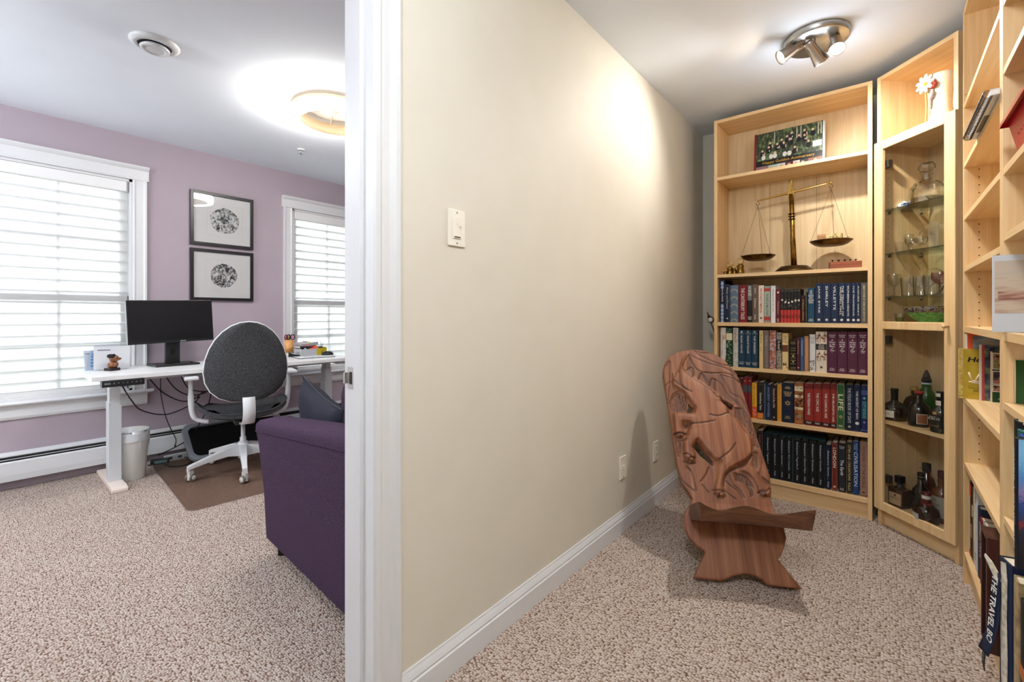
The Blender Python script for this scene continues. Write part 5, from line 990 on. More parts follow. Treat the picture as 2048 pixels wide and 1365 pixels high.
# ------------------------------------------------------------------ office: baseboard heater
hw_ = pmat('heater_enamel', 'E2E4E6', .35); slotm = pmat('heater_slot_dark', '16171A', .7)
ht = thing('baseboard_heater', 'long white baseboard heater with black slot under the windows', 'heater', (XP, 1.0, 0)); ya, yb = -2.55, 2.59
MB().prism([(.001, .06), (.010, .06), (.010, .235), (.001, .235)], ya, yb, lambda a, b, d: (a, d, b)).build('back_plate', hw_, ht)
MB().prism([(.010, .222), (.052, .214), (.056, .219), (.056, .224), (.010, .236)], ya, yb, lambda a, b, d: (a, d, b)).build('top_hood', hw_, ht)
MB().prism([(.058, .062), (.062, .062), (.066, .10), (.066, .178), (.060, .186), (.056, .186), (.062, .177), (.062, .10)], ya, yb, lambda a, b, d: (a, d, b)).build('front_cover', hw_, ht)
MB().box(.010, .050, ya, yb, .188, .212).build('dark_slot', slotm, ht); MB().prism([(.052, .196), (.057, .197), (.057, .2), (.052, .2)], ya, .42, lambda a, b, d: (a, d, b)).build('damper_blade', hw_, ht)
MB().box(.010, .068, .40, .52, .06, .238, .003).build('joint_cover', hw_, ht); MB().lathe([(.012, 0), (.013, .02), (.009, .05), (.004, .06)], 12, (.05, .28, .228), (0, 1, .05)).build('valve_knob', plain('E4E6E4', .35), ht)
# ------------------------------------------------------------------ standing desk
dw = pmat('white_laminate', 'E9E9EA', .35); legm = pmat('white_leg_steel', 'D2D6DA', .35); footm = pmat('warm_white_foot', 'E4D6CC', .4)
dk_ = thing('standing_desk', 'white height-adjustable standing desk below the windows', 'desk', (-3.88, 1.33, 0), R(-1.0)); DT = .742
MB().box(-.315, .315, -.845, .855, DT - .026, DT, .002).build('tabletop', dw, dk_)
for s_, yy in ((-1, -.70), (1, .745)):
    lg = MB().box(-.045, .045, yy - .033, yy + .033, .03, .545, .003).build('leg', legm, dk_)
    MB().box(-.040, .040, yy - .028, yy + .028, .545, .64, .002).build('inner_column', legm, lg); MB().box(-.035, .035, yy - .023, yy + .023, .64, .69, .002).build('top_column', legm, lg)
    ft = MB().prism([(-.36, 0), (.21, 0), (.21, .022), (.17, .032), (-.32, .032), (-.36, .022)], yy - .040, yy + .040, lambda a, b, d: (a, d, b)).build('foot', footm, lg, bevel=.004)
    for xx in (-.025, .025):
        for zz in (.53, .56): MB().lathe([(.003, 0), (.003, .001)], 8, (.0452 if zz < .545 else .0402, yy + xx, zz), (1, 0, 0)).build('screw', plain('8A8C90'), lg)
    MB().box(-.28, .28, yy - .03, yy + .03, .69, DT - .026, .003).build('top_bracket', legm, dk_)
MB().box(-.06, .06, -.68, .72, .675, .712).build('crossbeam', legm, dk_); MB().box(-.06, .06, .76, .83, .69, .712).build('beam_end', legm, dk_)
cpn = MB().box(.255, .322, -.80, -.60, DT - .066, DT - .028, .004).build('control_panel', pmat('black_plastic', '17181A', .35), dk_)
text('888', (.3225, -.775, DT - .045), (0, 1, 0), (0, 0, 1), .028, .011, plain('A8ACAE'), cpn, 'display_digits')
for i, g in enumerate(('A', 'V', '1', '2', '3', 'M', 'T')): text(g, (.3225, -.745 + i * .021, DT - .045), (0, 1, 0), (0, 0, 1), .007, .007, plain('E0E2E4'), cpn, 'button_symbol', fit='keep')
# monitor
blackp = pmat('monitor_black', '141517', .4); screen = pmat('dark_screen', '0F1011', .28, 0, .5)
mo = thing('monitor', 'black desktop monitor on a stand at the left of the white desk', 'monitor', (-4.02, .985, DT + .0005), R(3))
hd_ = MB().box(-.012, .018, -.262, .262, .165, .475, .004).build('display_housing', blackp, mo); MB().box(.018, .0186, -.255, .255, .183, .468).build('screen', screen, hd_); MB().box(-.012, .0181, -.2635, -.2605, .166, .474).build('silver_edge', pmat('grey_edge', '9A9C9E', .4), hd_)
text('ASUS', (.0185, .06, .174), (0, 1, 0), (0, 0, 1), .034, .009, plain('D8DADC'), hd_, 'logo')
hd_.rotation_euler = (R(1.6), R(-3), 0)
st_ = MB().box(-.045, -.020, -.045, .045, .012, .26, .004).build('stand_column', blackp, mo); MB().box(-.0199, -.019, -.014, .014, .075, .12).build('cable_slot', plain('050505'), st_)
MB().box(-.11, .10, -.135, .135, 0, .014, .005).build('stand_base', blackp, mo); MB().lathe([(.01, .014), (.012, .018)], 14, (.06, .09, 0)).build('power_button', plain('4A1A2A'), mo)
# office chair
greyf = noisy('charcoal_tweed', [(.34, '1E1F20'), (.5, '3C3D3F'), (.66, '66676A')], 330, .92, .0006, 3, spec=.15); wp = pmat('white_plastic', 'DDDFE2', .38); cwp = pmat('caster_white', 'D9D4CE', .4); cgr = pmat('caster_grey', '6E6860', .5)
FA = R(168); oc = thing('office_chair', 'grey upholstered swivel office chair with white frame facing the desk', 'office chair', (-3.5535, 1.28, .0035), FA)
hub = MB().lathe([(.030, .085), (.034, .09), (.034, .19), (.028, .20)], 24).build('hub', wp, oc); MB().lathe([(.02, .19), (.02, .23), (.014, .235), (.014, .34)], 20).build('gas_lift', wp, oc)
for k in range(5):
    a = R(-90 + 72 * k) - FA; u = Vector((math.cos(a), math.sin(a), 0)); v = Vector((-u.y, u.x, 0)); rows = []
    for (r_, z0_, z1_, w_) in ((.02, .10, .185, .024), (.10, .115, .175, .022), (.20, .105, .145, .018), (.29, .088, .118, .015), (.322, .080, .108, .015), (.336, .062, .10, .015)):
        rows.append([u * r_ - v * w_ + Vector((0, 0, z0_)), u * r_ - v * w_ + Vector((0, 0, z1_)), u * r_ + v * w_ + Vector((0, 0, z1_)), u * r_ + v * w_ + Vector((0, 0, z0_)), u * r_ - v * w_ + Vector((0, 0, z0_))])
    arm = MB().grid(rows, smooth=False); n_ = len(arm.v); arm.add([rows[-1][i] for i in range(4)], [(0, 1, 2, 3)]); ar = arm.build('base_arm', wp, oc, bevel=.004)
    c = u * .318; w2 = Vector((math.cos(a + .6), math.sin(a + .6), 0)); ax = Vector((-w2.y, w2.x, 0))
    fk = MB().obox(c + Vector((0, 0, .042)), ax * .009, w2 * .018, (0, 0, .030)).build('caster_fork', cwp, ar)
    for s_ in (-1, 1):
        wh = MB().lathe([(.0, -.007), (.022, -.007), (.0255, -.004), (.0255, .004), (.022, .007), (0, .007)], 20, c + ax * s_ * .0165 + Vector((0, 0, .0255)), ax, close=False).build('caster_wheel', cgr, ar)
        MB().lathe([(0, .0), (.017, .0), (.016, .0025), (0, .003)], 16, c + ax * s_ * .0235 + Vector((0, 0, .0255)), ax * s_, close=False).build('wheel_cap', cwp, ar)
# bucket seat
def seatrow(o, rim):
    P = []
    for i in range(17):
        s = -1 + 2 * i / 16; row = []
        for j in range(17):
            t_ = -1 + 2 * j / 16; rr = max(abs(s), abs(t_)); ang = math.atan2(t_, s) if rr else 0; q = rr / max(abs(math.cos(ang)), abs(math.sin(ang)), 1e-6) if 0 else rr
            n4 = (abs(s) ** 3 + abs(t_) ** 3) ** (1 / 3); f = rr / n4 if n4 > 1e-6 else 1; x = s * f * .245; y = t_ * f * .275
            z = .402 + .095 * abs(t_ * f) ** 3.2 + (.035 * max(0, -s * f) ** 3) - .02 * max(0, s * f) ** 3
            row.append((x + .02, y, z + o))
        P.append(row)
    return P
sa, sb_ = seatrow(0, 0), seatrow(-.028, 0); m = MB().grid(sa).grid(sb_, flip=True)
def ringpts(P): n_ = 17; return [P[i][0] for i in range(n_)] + [P[-1][j] for j in range(1, n_)] + [P[i][-1] for i in range(n_ - 2, -1, -1)] + [P[0][j] for j in range(n_ - 2, 0, -1)]
ra, rb_ = ringpts(sa), ringpts(sb_); k_ = len(ra); m.add(ra + rb_, [(i, (i + 1) % k_, k_ + (i + 1) % k_, k_ + i) for i in range(k_)], True)
m.build('seat_shell', greyf, oc); 
cs = [[(x * .86 + .01, y * .84, .408 + .045 * (1 - max(abs(x - .02) / .25, abs(y) / .28) ** 6) + .05 * (abs(y) / .28) ** 3) for x, y, z in row] for row in sa]
MB().grid(cs).build('seat_cushion', greyf, oc); MB().tube(ra + ra[:1], .005, 6).build('seat_piping', greyf, oc)
MB().box(-.09, .10, -.06, .06, .335, .375, .008).build('tilt_mechanism', plain('3A3C3E'), oc); MB().tube([(.05, -.06, .352), (.05, -.20, .35)], .006, 8).build('height_lever', wp, oc)
# egg-shaped backrest
prof = [(-.272, .0), (-.262, .10), (-.235, .165), (-.19, .212), (-.13, .240), (-.06, .249), (.02, .240), (.09, .218), (.15, .188), (.20, .150), (.24, .10), (.262, .05), (.268, .0)]
def backgrid(off, sc=1.0):
    P = []
    for (z, w_) in prof:
        row = []
        for j in range(15):
            t_ = -1 + 2 * j / 14; y = t_ * w_ * sc; z2 = z * sc; dx = -.055 * (1 - (y / .25) ** 2 * .75) - .03 * (z2 / .27) * abs(z2 / .27) * .6 - .02; row.append((-.165 + dx + off * (1 - min(1, (abs(t_)) ** 8)), y, .79 + z2))
        P.append(row)
    return P
bk_ = MB().grid(backgrid(-.024)).build('back_cushion', greyf, oc); MB().grid(backgrid(.022), flip=True).build('back_front_pad', greyf, oc)
eg = [(-.165 - .055 * (1 - (s_ * w_ / .25) ** 2 * .75) - .03 * (z / .27) * abs(z / .27) * .6 - .02, s_ * w_, .79 + z) for s_, seq in ((-1, prof), (1, prof[::-1])) for (z, w_) in seq]
MB().tube([(x + .012, y * 1.005, z) for x, y, z in eg], .006, 6, closed=True).build('white_rim', wp, oc)
sp_ = [(-.235, -.0, .56), (-.262, 0, .51), (-.268, 0, .44), (-.225, 0, .375), (-.10, 0, .352)]
rows = [[(x, -.037, z), (x, .037, z), (x + .014, .037, z + (.012 if i > 2 else 0)), (x + .014, -.037, z + (.012 if i > 2 else 0)), (x, -.037, z)] for i, (x, y, z) in enumerate(spline(sp_, 4))]
rows = [[(p[0], -.037, p[2]), (p[0], .037, p[2])] for p in spline(sp_, 5)]; MB().grid(rows).build('back_spine', wp, oc, solid=.014)
for s_ in (-1, 1):
    pts = [(.04, s_ * .20, .36), (.05, s_ * .275, .39), (.045, s_ * .30, .47), (.03, s_ * .305, .60), (.03, s_ * .305, .672)]
    MB().tube(spline(pts, 5), [.014] * 6 + [.018] * 8 + [.014] * 7, 10).build('arm_support', wp, oc)
    MB().box(-.085, .115, s_ * .305 - .040, s_ * .305 + .040, .670, .694, .009).build('arm_pad', wp, oc)
# ------------------------------------------------------------------ chair mat
mm = bpy.data.materials.new('mat_plastic'); mm.use_nodes = True; nt = mm.node_tree; bb = nt.nodes['Principled BSDF']; bb.inputs['Base Color'].default_value = lin('A08878'); bb.inputs['Roughness'].default_value = .3
tr_ = nt.nodes.new('ShaderNodeBsdfTransparent'); tr_.inputs[0].default_value = lin('DCCCC0'); mx = nt.nodes.new('ShaderNodeMixShader'); mx.inputs[0].default_value = .66; nt.links.new(bb.outputs[0], mx.inputs[1]); nt.links.new(tr_.outputs[0], mx.inputs[2]); nt.links.new(mx.outputs[0], nt.nodes['Material Output'].inputs[0])
P = []
for cx_, cy_, a0 in ((-3.06, .86, -90), (-2.97, 1.95, 0), (-4.06, 1.95, 90), (-4.10, .93, 180)):
    P += [(cx_ + .05 * math.cos(R(a0 + 15 * i)), cy_ + .05 * math.sin(R(a0 + 15 * i))) for i in range(7)]
cm_ = thing('chair_mat', 'translucent brown plastic chair mat on the carpet under the office chair', 'chair mat', (-3.55, 1.4, 0)); MB().prism([(a + 3.55, b - 1.4) for a, b in P], .0006, .0032, lambda a, b, d: (a, b, d)).build('sheet', mm, cm_); MB().tube([(a + 3.55, b - 1.4, .0025) for a, b in P], .002, 5, closed=True).build('mat_edge', pmat('mat_rim', '6E5A4E', .3), cm_)
# ------------------------------------------------------------------ waste bin
binm = pmat('translucent_bin', 'E4E4E0', .45, 0, .4); lin_ = pmat('bin_liner_film', 'E4E8EC', .35)
bn = thing('waste_bin', 'small white waste bin with a plastic liner beside the desk leg', 'waste bin', (-3.955, .728, .0005))
MB().lathe([(0, .0), (.074, 0), (.076, .003), (.100, .315), (.102, .33), (.099, .33), (.074, .006), (0, .006)], 36, close=False).build('body', binm, bn)
P = []
for i in range(9):
    s_ = i / 8; row = []
    for k in range(49):
        a = 2 * PI * k / 48; wv = .003 * math.sin(a * 7 + s_ * 6) + .002 * math.sin(a * 13 - s_ * 4)
        if s_ < .4: q = s_ / .4; r_, z = .1035 - .0 * q + wv * .3, .262 + .070 * q + .003 * math.sin(a * 5) * (1 - q)
        else: q = (s_ - .4) / .6; r_, z = .1025 - .02 * q + wv * (1 + 2 * q), .334 - .14 * q
        row.append((r_ * math.cos(a), r_ * math.sin(a), z))
    P.append(row)
MB().grid(P).build('liner', lin_, bn)
# ------------------------------------------------------------------ framed prints
frm = pmat('black_frame', '17131A', .35); matb = pmat('print_paper', 'F2F3F2', .7); pg = thin_glass('picture_glass', 'FAFAFA', .05)
def ink(name, seed):
    m = pmat(name, '101214', .7); nt = m.node_tree; n1 = tex(nt, 'Noise', Scale=1, Detail=3, Distortion=1.5); nt.links.new(coords(nt, (28,) * 3, loc=(seed, seed, seed)), n1.inputs['Vector'])
    wv = tex(nt, 'Wave', Scale=1, Distortion=6, Detail=2); wv.wave_type = 'RINGS'; nt.links.new(coords(nt, (60,) * 3, loc=(seed, 0, seed)), wv.inputs['Vector'])
    a = nt.nodes.new('ShaderNodeMath'); a.operation = 'MULTIPLY_ADD'; a.inputs[1].default_value = .18; nt.links.new(wv.outputs['Fac'], a.inputs[0]); nt.links.new(n1.outputs[0], a.inputs[2])
    nt.links.new(ramp(nt, a.outputs[0], [(.55, '14171A'), (.58, '4A4E52'), (.62, 'EAECEB')]), nt.nodes['Principled BSDF'].inputs['Base Color']); return m
for i, (z0_, z1_, r_, lab, oy) in enumerate(((1.679, 2.118, .108, 'upper of two black framed round ink prints on mauve wall, with lamp reflection', .015), (1.228, 1.650, .100, 'lower of two black framed round ink prints, just above the monitor', .008))):
    p_ = thing('framed_print', lab, 'picture', (XP, 1.391, (z0_ + z1_) / 2), 0, 'framed ink prints'); hy, hz = .234, (z1_ - z0_) / 2; f = .024
    for q in ((-hy, -hy + f, -hz, hz), (hy - f, hy, -hz, hz), (-hy + f, hy - f, hz - f, hz), (-hy + f, hy - f, -hz, -hz + f)): MB().box(.001, .024, q[0], q[1], q[2], q[3], .0015).build('frame_side', frm, p_)
    MB().box(.002, .010, -hy + f, hy - f, -hz + f, hz - f).build('paper', matb, p_)
    rg = random.Random(i); N = 64; ro = [r_ * (1 + .03 * math.sin(5 * a + i) * (i == 0) + .035 * rg.uniform(-1, 1) * (1 if i else .4)) for a in [2 * PI * k / N for k in range(N)]]
    MB().add([(.0106, oy, 0)] + [(.0106, oy + ro[k] * math.cos(2 * PI * k / N), ro[k] * .98 * math.sin(2 * PI * k / N)) for k in range(N)], [(0, 1 + k, 1 + (k + 1) % N) for k in range(N)]).build('round_print', ink('ink_print_%d' % i, 3.1 + 7 * i), p_)
    for e in (.13,): 
        for q in ((-e, e, e, e + .0008), (-e, e, -e - .0008, -e), (-e - .0008, -e, -e, e), (e, e + .0008, -e, e)): MB().box(.0102, .0104, oy + q[0], oy + q[1], q[2], q[3]).build('plate_mark', plain('C4C6C5'), p_)
    MB().box(.016, .018, -hy + f, hy - f, -hz + f, hz - f).build('glass', pg, p_)
# ------------------------------------------------------------------ ceiling fittings
ringe = emit('ring_glow', 'FFFAF2', 36.0); goldb = emit('self_lit_gold_band', 'EBCFA8', .12)  # gold parts emit faintly, standing in for ring light falling on them
rl = thing('ring_ceiling_light', 'glowing round ring ceiling light with gold inner band in the office', 'ceiling light', (-2.74, 1.53, H))
MB().lathe([(0, -.012), (.16, -.012), (.165, -.008), (.165, 0)], 40).build('ceiling_canopy', plain('F0EFEC'), rl)
MB().lathe([(.205, -.100), (.246, -.100), (.252, -.094), (.252, -.036), (.205, -.036), (.205, -.100)], 64, close=False).build('light_ring', ringe, rl)
MB().lathe([(.253, -.036), (.253, -.020), (.203, -.020), (.203, -.095), (.2045, -.095), (.2045, -.036)], 64, close=False).build('gold_band', goldb, rl)
for k in range(3): a = R(40 + 120 * k); MB().tube([(.10 * math.cos(a), .10 * math.sin(a), -.012), (.204 * math.cos(a), .204 * math.sin(a), -.030)], .004, 8).build('support_arm', goldb, rl)
MB().lathe([(.012, -.012), (.012, -.03), (.006, -.034)], 14).build('centre_nut', goldb, rl)
vt = thing('ceiling_vent', 'round white ceiling air vent with dark ring gap', 'vent', (-2.76, .60, H)); vm = pmat('vent_white', 'D2D3D4', .4)
MB().lathe([(.100, 0), (.100, -.006), (.088, -.016), (.070, -.020), (.068, -.012)], 48, close=False).build('outer_flange', vm, vt); MB().lathe([(.070, -.010), (.040, -.004), (.0, -.004)], 40, close=False).build('dark_throat', plain('2A2B2C'), vt)
MB().lathe([(.052, -.018), (.060, -.026), (.058, -.034), (.046, -.036), (.044, -.032), (.03, -.034), (0, -.034)], 40, close=False).build('centre_disc', vm, vt)
sk = thing('sprinkler_head', 'small chrome sprinkler head on the office ceiling', 'sprinkler', (-3.62, 1.73, H)); chrome = pmat('chrome', 'C9CBCC', .15, 1)
MB().lathe([(.03, 0), (.03, -.004), (.012, -.008)], 24).build('escutcheon', plain('DADBDC'), sk); MB().tube([(0, 0, -.006), (0, 0, -.03)], .006, 10).build('stem', chrome, sk); MB().lathe([(.014, -.034), (.014, -.0365)], 16).build('deflector', chrome, sk)
for s_ in (-1, 1): MB().tube([(0, s_ * .006, -.01), (0, s_ * .011, -.022), (0, s_ * .003, -.034)], .002, 6).build('frame_arm', chrome, sk)
# ------------------------------------------------------------------ sofa seen past the door frame
pf = noisy('plum_upholstery', [(.3, '362838'), (.5, '423146'), (.7, '524256')], 260, .9, .0006, 4, spec=.12)
so = thing('sofa', 'plum purple upholstered sofa with sloping arm just beyond the doorway', 'sofa', (-2.205, .893, 0), R(-4.3))
def armgrid():
    P = []
    sec = [(0.0, .08), (0, .30), (-.012, .50), (-.022, .575), (-.018, .595), (.0, .610), (.07, .614), (.14, .606), (.16, .58), (.16, .08)]
    for i in range(9):
        s = i / 8; x = s * .90; row = []
        for (y, z) in sec:
            zz = z if z < .2 else .08 + (z - .08) * (1 + s * .20); fwd = -.085 * ((z - .08) / .53) * (1 - s); row.append((x + fwd, y, zz))
        P.append(row)
    return P
ag = armgrid(); m = MB().grid(ag, flip=False); m.add(ag[0], [tuple(range(len(ag[0])))]); m.add(ag[-1], [tuple(range(len(ag[-1]) - 1, -1, -1))]); am = m.build('arm', pf, so, bevel=.012)
MB().tube([(r_[3][0], r_[3][1] - .001, r_[3][2] - .012) for r_ in ag], .0022, 5).build('arm_seam', pf, am)
MB().box(.05, .88, .165, 1.75, .08, .26, .015).build('seat_base', pf, so); MB().box(-.02, .66, .17, 1.75, .26, .43, .035).build('seat_cushion', pf, so); MB().box(.70, .92, .165, 1.75, .26, .80, .04).build('backrest', pf, so)
MB().box(.31, .70, .19, .95, .43, .81, .06).build('back_cushion', pf, so)
ag2 = [[(x, 1.92 - y, z) for x, y, z in r_] for r_ in ag]; m = MB().grid(ag2, flip=True); m.add(ag2[0], [tuple(range(len(ag[0]) - 1, -1, -1))]); m.build('arm', pf, so, bevel=.012)
for x_, y_ in ((.05, .05), (.84, .05), (.05, 1.86), (.84, 1.86)): MB().lathe([(.016, 0), (.022, .085)], 4, (x_, y_, 0), smooth=False).build('leg', plain('1E1412', .4), so)
def pillow(name, label, c, rot, w_, h_, t_, mat, pipe=None):
    r_ = thing(name, label, 'cushion', c); r_.rotation_euler = rot; n_ = 18
    def sh(s, sgn):
        P = []
        for i in range(n_ + 1):
            a = -1 + 2 * i / n_; row = []
            for j in range(n_ + 1):
                b = -1 + 2 * j / n_; k = (1 - a ** 4) * (1 - b ** 4); pin = 1 - .10 * (1 - a * a) * (abs(b) ** 3) ; pin2 = 1 - .10 * (1 - b * b) * (abs(a) ** 3)
                row.append((a * w_ / 2 * pin2, sgn * t_ / 2 * k ** .55 + .006 * math.sin(7 * a + 5 * b) * k, b * h_ / 2 * pin))
            P.append(row)
        return P
    MB().grid(sh(1, -1)).build('front_panel', mat, r_); MB().grid(sh(1, 1), flip=True).build('back_panel', mat, r_)
    e = [p for p in sh(1, 0)[0]] + [r2[-1] for r2 in sh(1, 0)][1:] + sh(1, 0)[-1][::-1][1:] + [r2[0] for r2 in sh(1, 0)][::-1][1:-1]
    MB().tube([(x, 0, z) for x, y, z in e], .004, 6, closed=True).build('piping', pipe or mat, r_)
    return r_
pillow('throw_pillow', 'slate blue throw pillow slumped inside the plum sofa arm', (-2.09, 1.11, .535), (R(8), R(13), R(-6)), .47, .44, .13, fabric('slate_linen', '292B33', '373945', 500), plain('2A2C36'))
pillow('throw_pillow', 'pale teal grey pillow peeking past the plum back cushion', (-2.02, 1.34, .545), (R(6), R(8), R(-4)), .40, .40, .11, fabric('teal_grey_linen', '93A0A4', 'AAB6B8', 500))
# ------------------------------------------------------------------ desk clutter
def dz(x, y, z=DT): return px(x, y, 'Z', z)
# figurine letter holder with envelopes
q = px(226, 733, 'X', -3.93); 
fg = thing('bird_figurine', 'small brown figurine with dark crest on a dark block at the desk end', 'figurine', (-3.93, q.y, DT + .0005), R(25)); fbr = noisy('figurine_brown', [(.35, '4A2A18'), (.5, '7A4A28'), (.65, 'A86A3A')], 60, .4)
MB().box(-.030, .028, -.034, .026, 0, .018, .002).build('plinth', plain('2A2024', .4), fg); MB().lathe([(.020, .018), (.028, .03), (.028, .045), (.020, .055)], 18).build('body', fbr, fg)
MB().lathe([(.0, -.026), (.018, -.02), (.026, 0), (.02, .018), (0, .026)], 18, (0, .006, .078), close=False).build('head', fbr, fg); MB().lathe([(.010, 0), (.009, .012), (.004, .022)], 12, (.0, .026, .074), (.2, 1, .05)).build('snout', plain('7A3A22'), fg)
hr = MB()
for k in range(26): a = k * 2.4; e = .3 + .5 * (k % 5) / 5; hr.lathe([(.0085, -.006), (.010, 0), (.004, .010)], 6, (.016 * math.cos(a) * (1 - .3 * e), -.010 + .016 * math.sin(a) * .7, .088 + .016 * e), (math.cos(a), math.sin(a) - .4, .6))
h0 = hr.build('curly_crest', plain('17131A'), fg); h0['kind'] = 'stuff'
for k, (x0_, x1_, yt, yb_, xx, c_, lab) in enumerate(((170, 202, 701, 731, -4.02, 'B4BCC8', 'pale window envelope leaning farthest left on the desk'), (177, 210, 703, 734, -4.0, '8FA4BC', 'blue grey printed envelope at the left of the letter bundle'), (191, 243, 690, 728, -4.035, 'A8ACB6', 'grey envelope standing tallest at the back of the letter bundle'), (187, 260, 693, 731, -3.985, 'C9CCD0', 'large white envelope right behind the brown figurine'), (236, 263, 702, 733, -4.015, 'B9BCC0', 'grey envelope at the right end of the letter bundle'))):
    a_, b_ = px(x0_, yb_, 'X', xx), px(x1_, yt, 'X', xx); e_ = thing('envelope', lab, 'envelope', (xx, (a_.y + b_.y) / 2, DT + .0006), 0, 'letters by the figurine'); hw = abs(b_.y - a_.y) / 2; zt_ = px((x0_ + x1_) / 2, yt, 'X', xx).z - DT; e_.rotation_euler = (R([3, -4, 2, -1, 4][k]), R(-6), 0)
    MB().box(-.0012, .0012, -hw, hw, .004, max(.09, zt_), .0004).build('paper', plain(c_), e_); MB().box(.0012, .0014, -hw * .8, -hw * .1, zt_ * .82, zt_ * .86).build('printed_line', plain('5A6270'), e_)
    if k == 1:
        for i in range(4): MB().box(.0012, .0015, -hw * .85, hw * .2, zt_ * (.2 + .16 * i), zt_ * (.27 + .16 * i)).build('printed_block', plain('5A7AA0'), e_)
# pencil cup with scissors
q = dz(574, 712); cup = thing('pencil_cup', 'orange tan cylindrical pencil cup on the far end of the desk', 'pencil cup', (-4.10, q.y, DT + .0005)); MB().lathe([(0, .003), (.036, .003), (.037, 0), (.037, .145), (.034, .145), (.033, .006), (0, .006)], 28, close=False).build('body', noisy('bamboo_cup', [(.4, 'C98A4C'), (.6, 'D9A264')], 30, .5), cup); MB().lathe([(.0374, .0), (.0374, .03)], 28, close=False).build('base_band', plain('C9C4BE'), cup)
for cc, ang, off, lab in (('7A1430', .5, -.016, 'dark red handled scissors in the pencil cup'), ('2A1A20', -.4, .014, 'black and pink handled scissors in the pencil cup')):
    s_ = thing('scissors', lab, 'scissors', (-4.10, q.y + off, DT + .01), ang, 'scissors in the pencil cup'); MB().box(-.002, .002, -.004, .004, 0, .13).build('blades', chrome, s_)
    for t2 in (-1, 1): MB().tube([(0, t2 * .017 + .016 * math.cos(a), .158 + .022 * math.sin(a)) for a in [2 * PI * k / 14 for k in range(14)]], .0045, 6, closed=True).build('handle_loop', plain(cc, .4), s_)
    MB().lathe([(.010, -.006), (.010, .006)], 10, (0, .017, .158), (1, 0, 0)).build('pink_insert' if cc == '2A1A20' else 'handle_insert', plain('D06A94' if cc == '2A1A20' else 'A89A4A', .4), s_)
pn = thing('pencil', 'green pencil leaning in the pencil cup', 'pencil', (-4.095, q.y - .02, DT + .01)); MB().tube([(0, 0, 0), (0, -.018, .17)], .0035, 6).build('barrel', plain('5A7A3A'), pn); MB().lathe([(.0035, 0), (.001, .01)], 6, (0, -.018, .17), (0, -.1, 1)).build('tip', plain('C9A878'), pn)
# organiser box with clutter
b0, b1 = dz(594, 713), dz(653, 711); by0, by1 = b0.y, 2.13; ob_ = thing('organizer_box', 'low grey and yellow desk organizer box full of odds and ends', 'box', (-4.02, (by0 + by1) / 2, DT + .0005), R(3)); hl = (by1 - by0) / 2; grb = pmat('grey_carton', 'B4B7BA', .6); yel = pmat('yellow_carton', 'B9A41C', .5)
MB().box(.058, .061, -hl, hl * .2, 0, .062).build('front_panel', grb, ob_); MB().box(.058, .062, hl * .2, hl, 0, .066).build('yellow_panel', yel, ob_); MB().box(-.061, -.058, -hl, hl, 0, .075).build('back_panel', grb, ob_); MB().box(-.058, .058, -hl, -hl + .003, 0, .066).build('end_panel', grb, ob_); MB().box(-.058, .058, hl - .003, hl, 0, .070).build('end_panel', yel, ob_); MB().box(-.058, .058, -hl + .003, hl - .003, 0, .003).build('bottom', grb, ob_)
MB().lathe([(.007, 0), (.007, .0006)], 12, (.062, hl * .6, .030), (1, 0, 0)).build('stamp', plain('6A5A14'), ob_)
by = (by0 + by1) / 2
def clutter(name, label, cat, dx, dy, z, mb, mat, rot=(0, 0, 0), extra=()):
    t_ = thing(name, label, cat, (-4.02 + dx, by + dy, DT + z), 0); t_.rotation_euler = rot; mb.build('body', mat, t_)
    for nm, m2_, mt in extra: m2_.build(nm, mt, t_)
clutter('sticky_notes', 'fluorescent coral sticky note pad tilted in the organizer box', 'notepad', .03, .02, .045, MB().box(-.004, .004, -.038, .038, 0, .062), plain('E0503C'), (R(20), R(-25), 0), [('top_sheet', MB().box(.004, .0046, -.036, .036, .002, .061), plain('E86048'))])
clutter('sticky_notes', 'lime yellow sticky note pad behind the coral one', 'notepad', .012, -.005, .045, MB().box(-.004, .004, -.045, .045, 0, .075), plain('B9C42A'), (R(28), R(-22), 0), [('top_sheet', MB().box(.004, .0046, -.043, .043, .002, .073), plain('C8D03A'))])
clutter('notebook', 'dark slate notebook lying across the organizer box', 'notebook', -.01, -.05, .066, MB().box(-.04, .04, -.07, .07, 0, .018, .002), plain('22303C'), (R(-4), 0, R(8)), [('page_block', MB().box(-.038, .038, -.0705, -.069, .003, .015), paper)])
clutter('paper_stack', 'bundle of grey printed papers on top of the organizer box', 'papers', -.02, -.02, .088, MB().box(-.04, .04, -.085, .085, 0, .022, .001), plain('9A9CA0'), (R(5), 0, R(-6)), [('top_sheet', MB().box(-.038, .042, -.07, .09, .022, .0235), plain('B9BCC0')), ('pink_slip', MB().box(.0402, .041, -.06, .0, .004, .016), plain('C9848C'))])
clutter('binder_clip', 'black binder clip with upright arms at the right of the organizer box', 'clip', .02, .085, .055, MB().prism([(-.014, 0), (.014, 0), (.004, .022), (-.004, .022)], -.016, .016, lambda a, b, d: (a, d, b)), plain('16171A', .4), (0, 0, 0), [('wire_arm', MB().tube([(0, .01, .02), (0, .022, .058), (0, .032, .062)], .0022, 6), plain('16171A', .4)), ('wire_arm', MB().tube([(0, 0, .02), (0, .002, .07)], .0022, 6), plain('16171A', .4))])
clutter('webcam', 'black and silver webcam tucked in the left of the organizer box', 'webcam', .025, -.07, .05, MB().box(-.015, .015, -.028, .028, 0, .032, .005), plain('1A1B1D', .3), (0, R(8), 0), [('lens', MB().lathe([(.010, 0), (.010, .004)], 16, (.015, 0, .016), (1, 0, 0)), plain('C9CCD0', .2))])
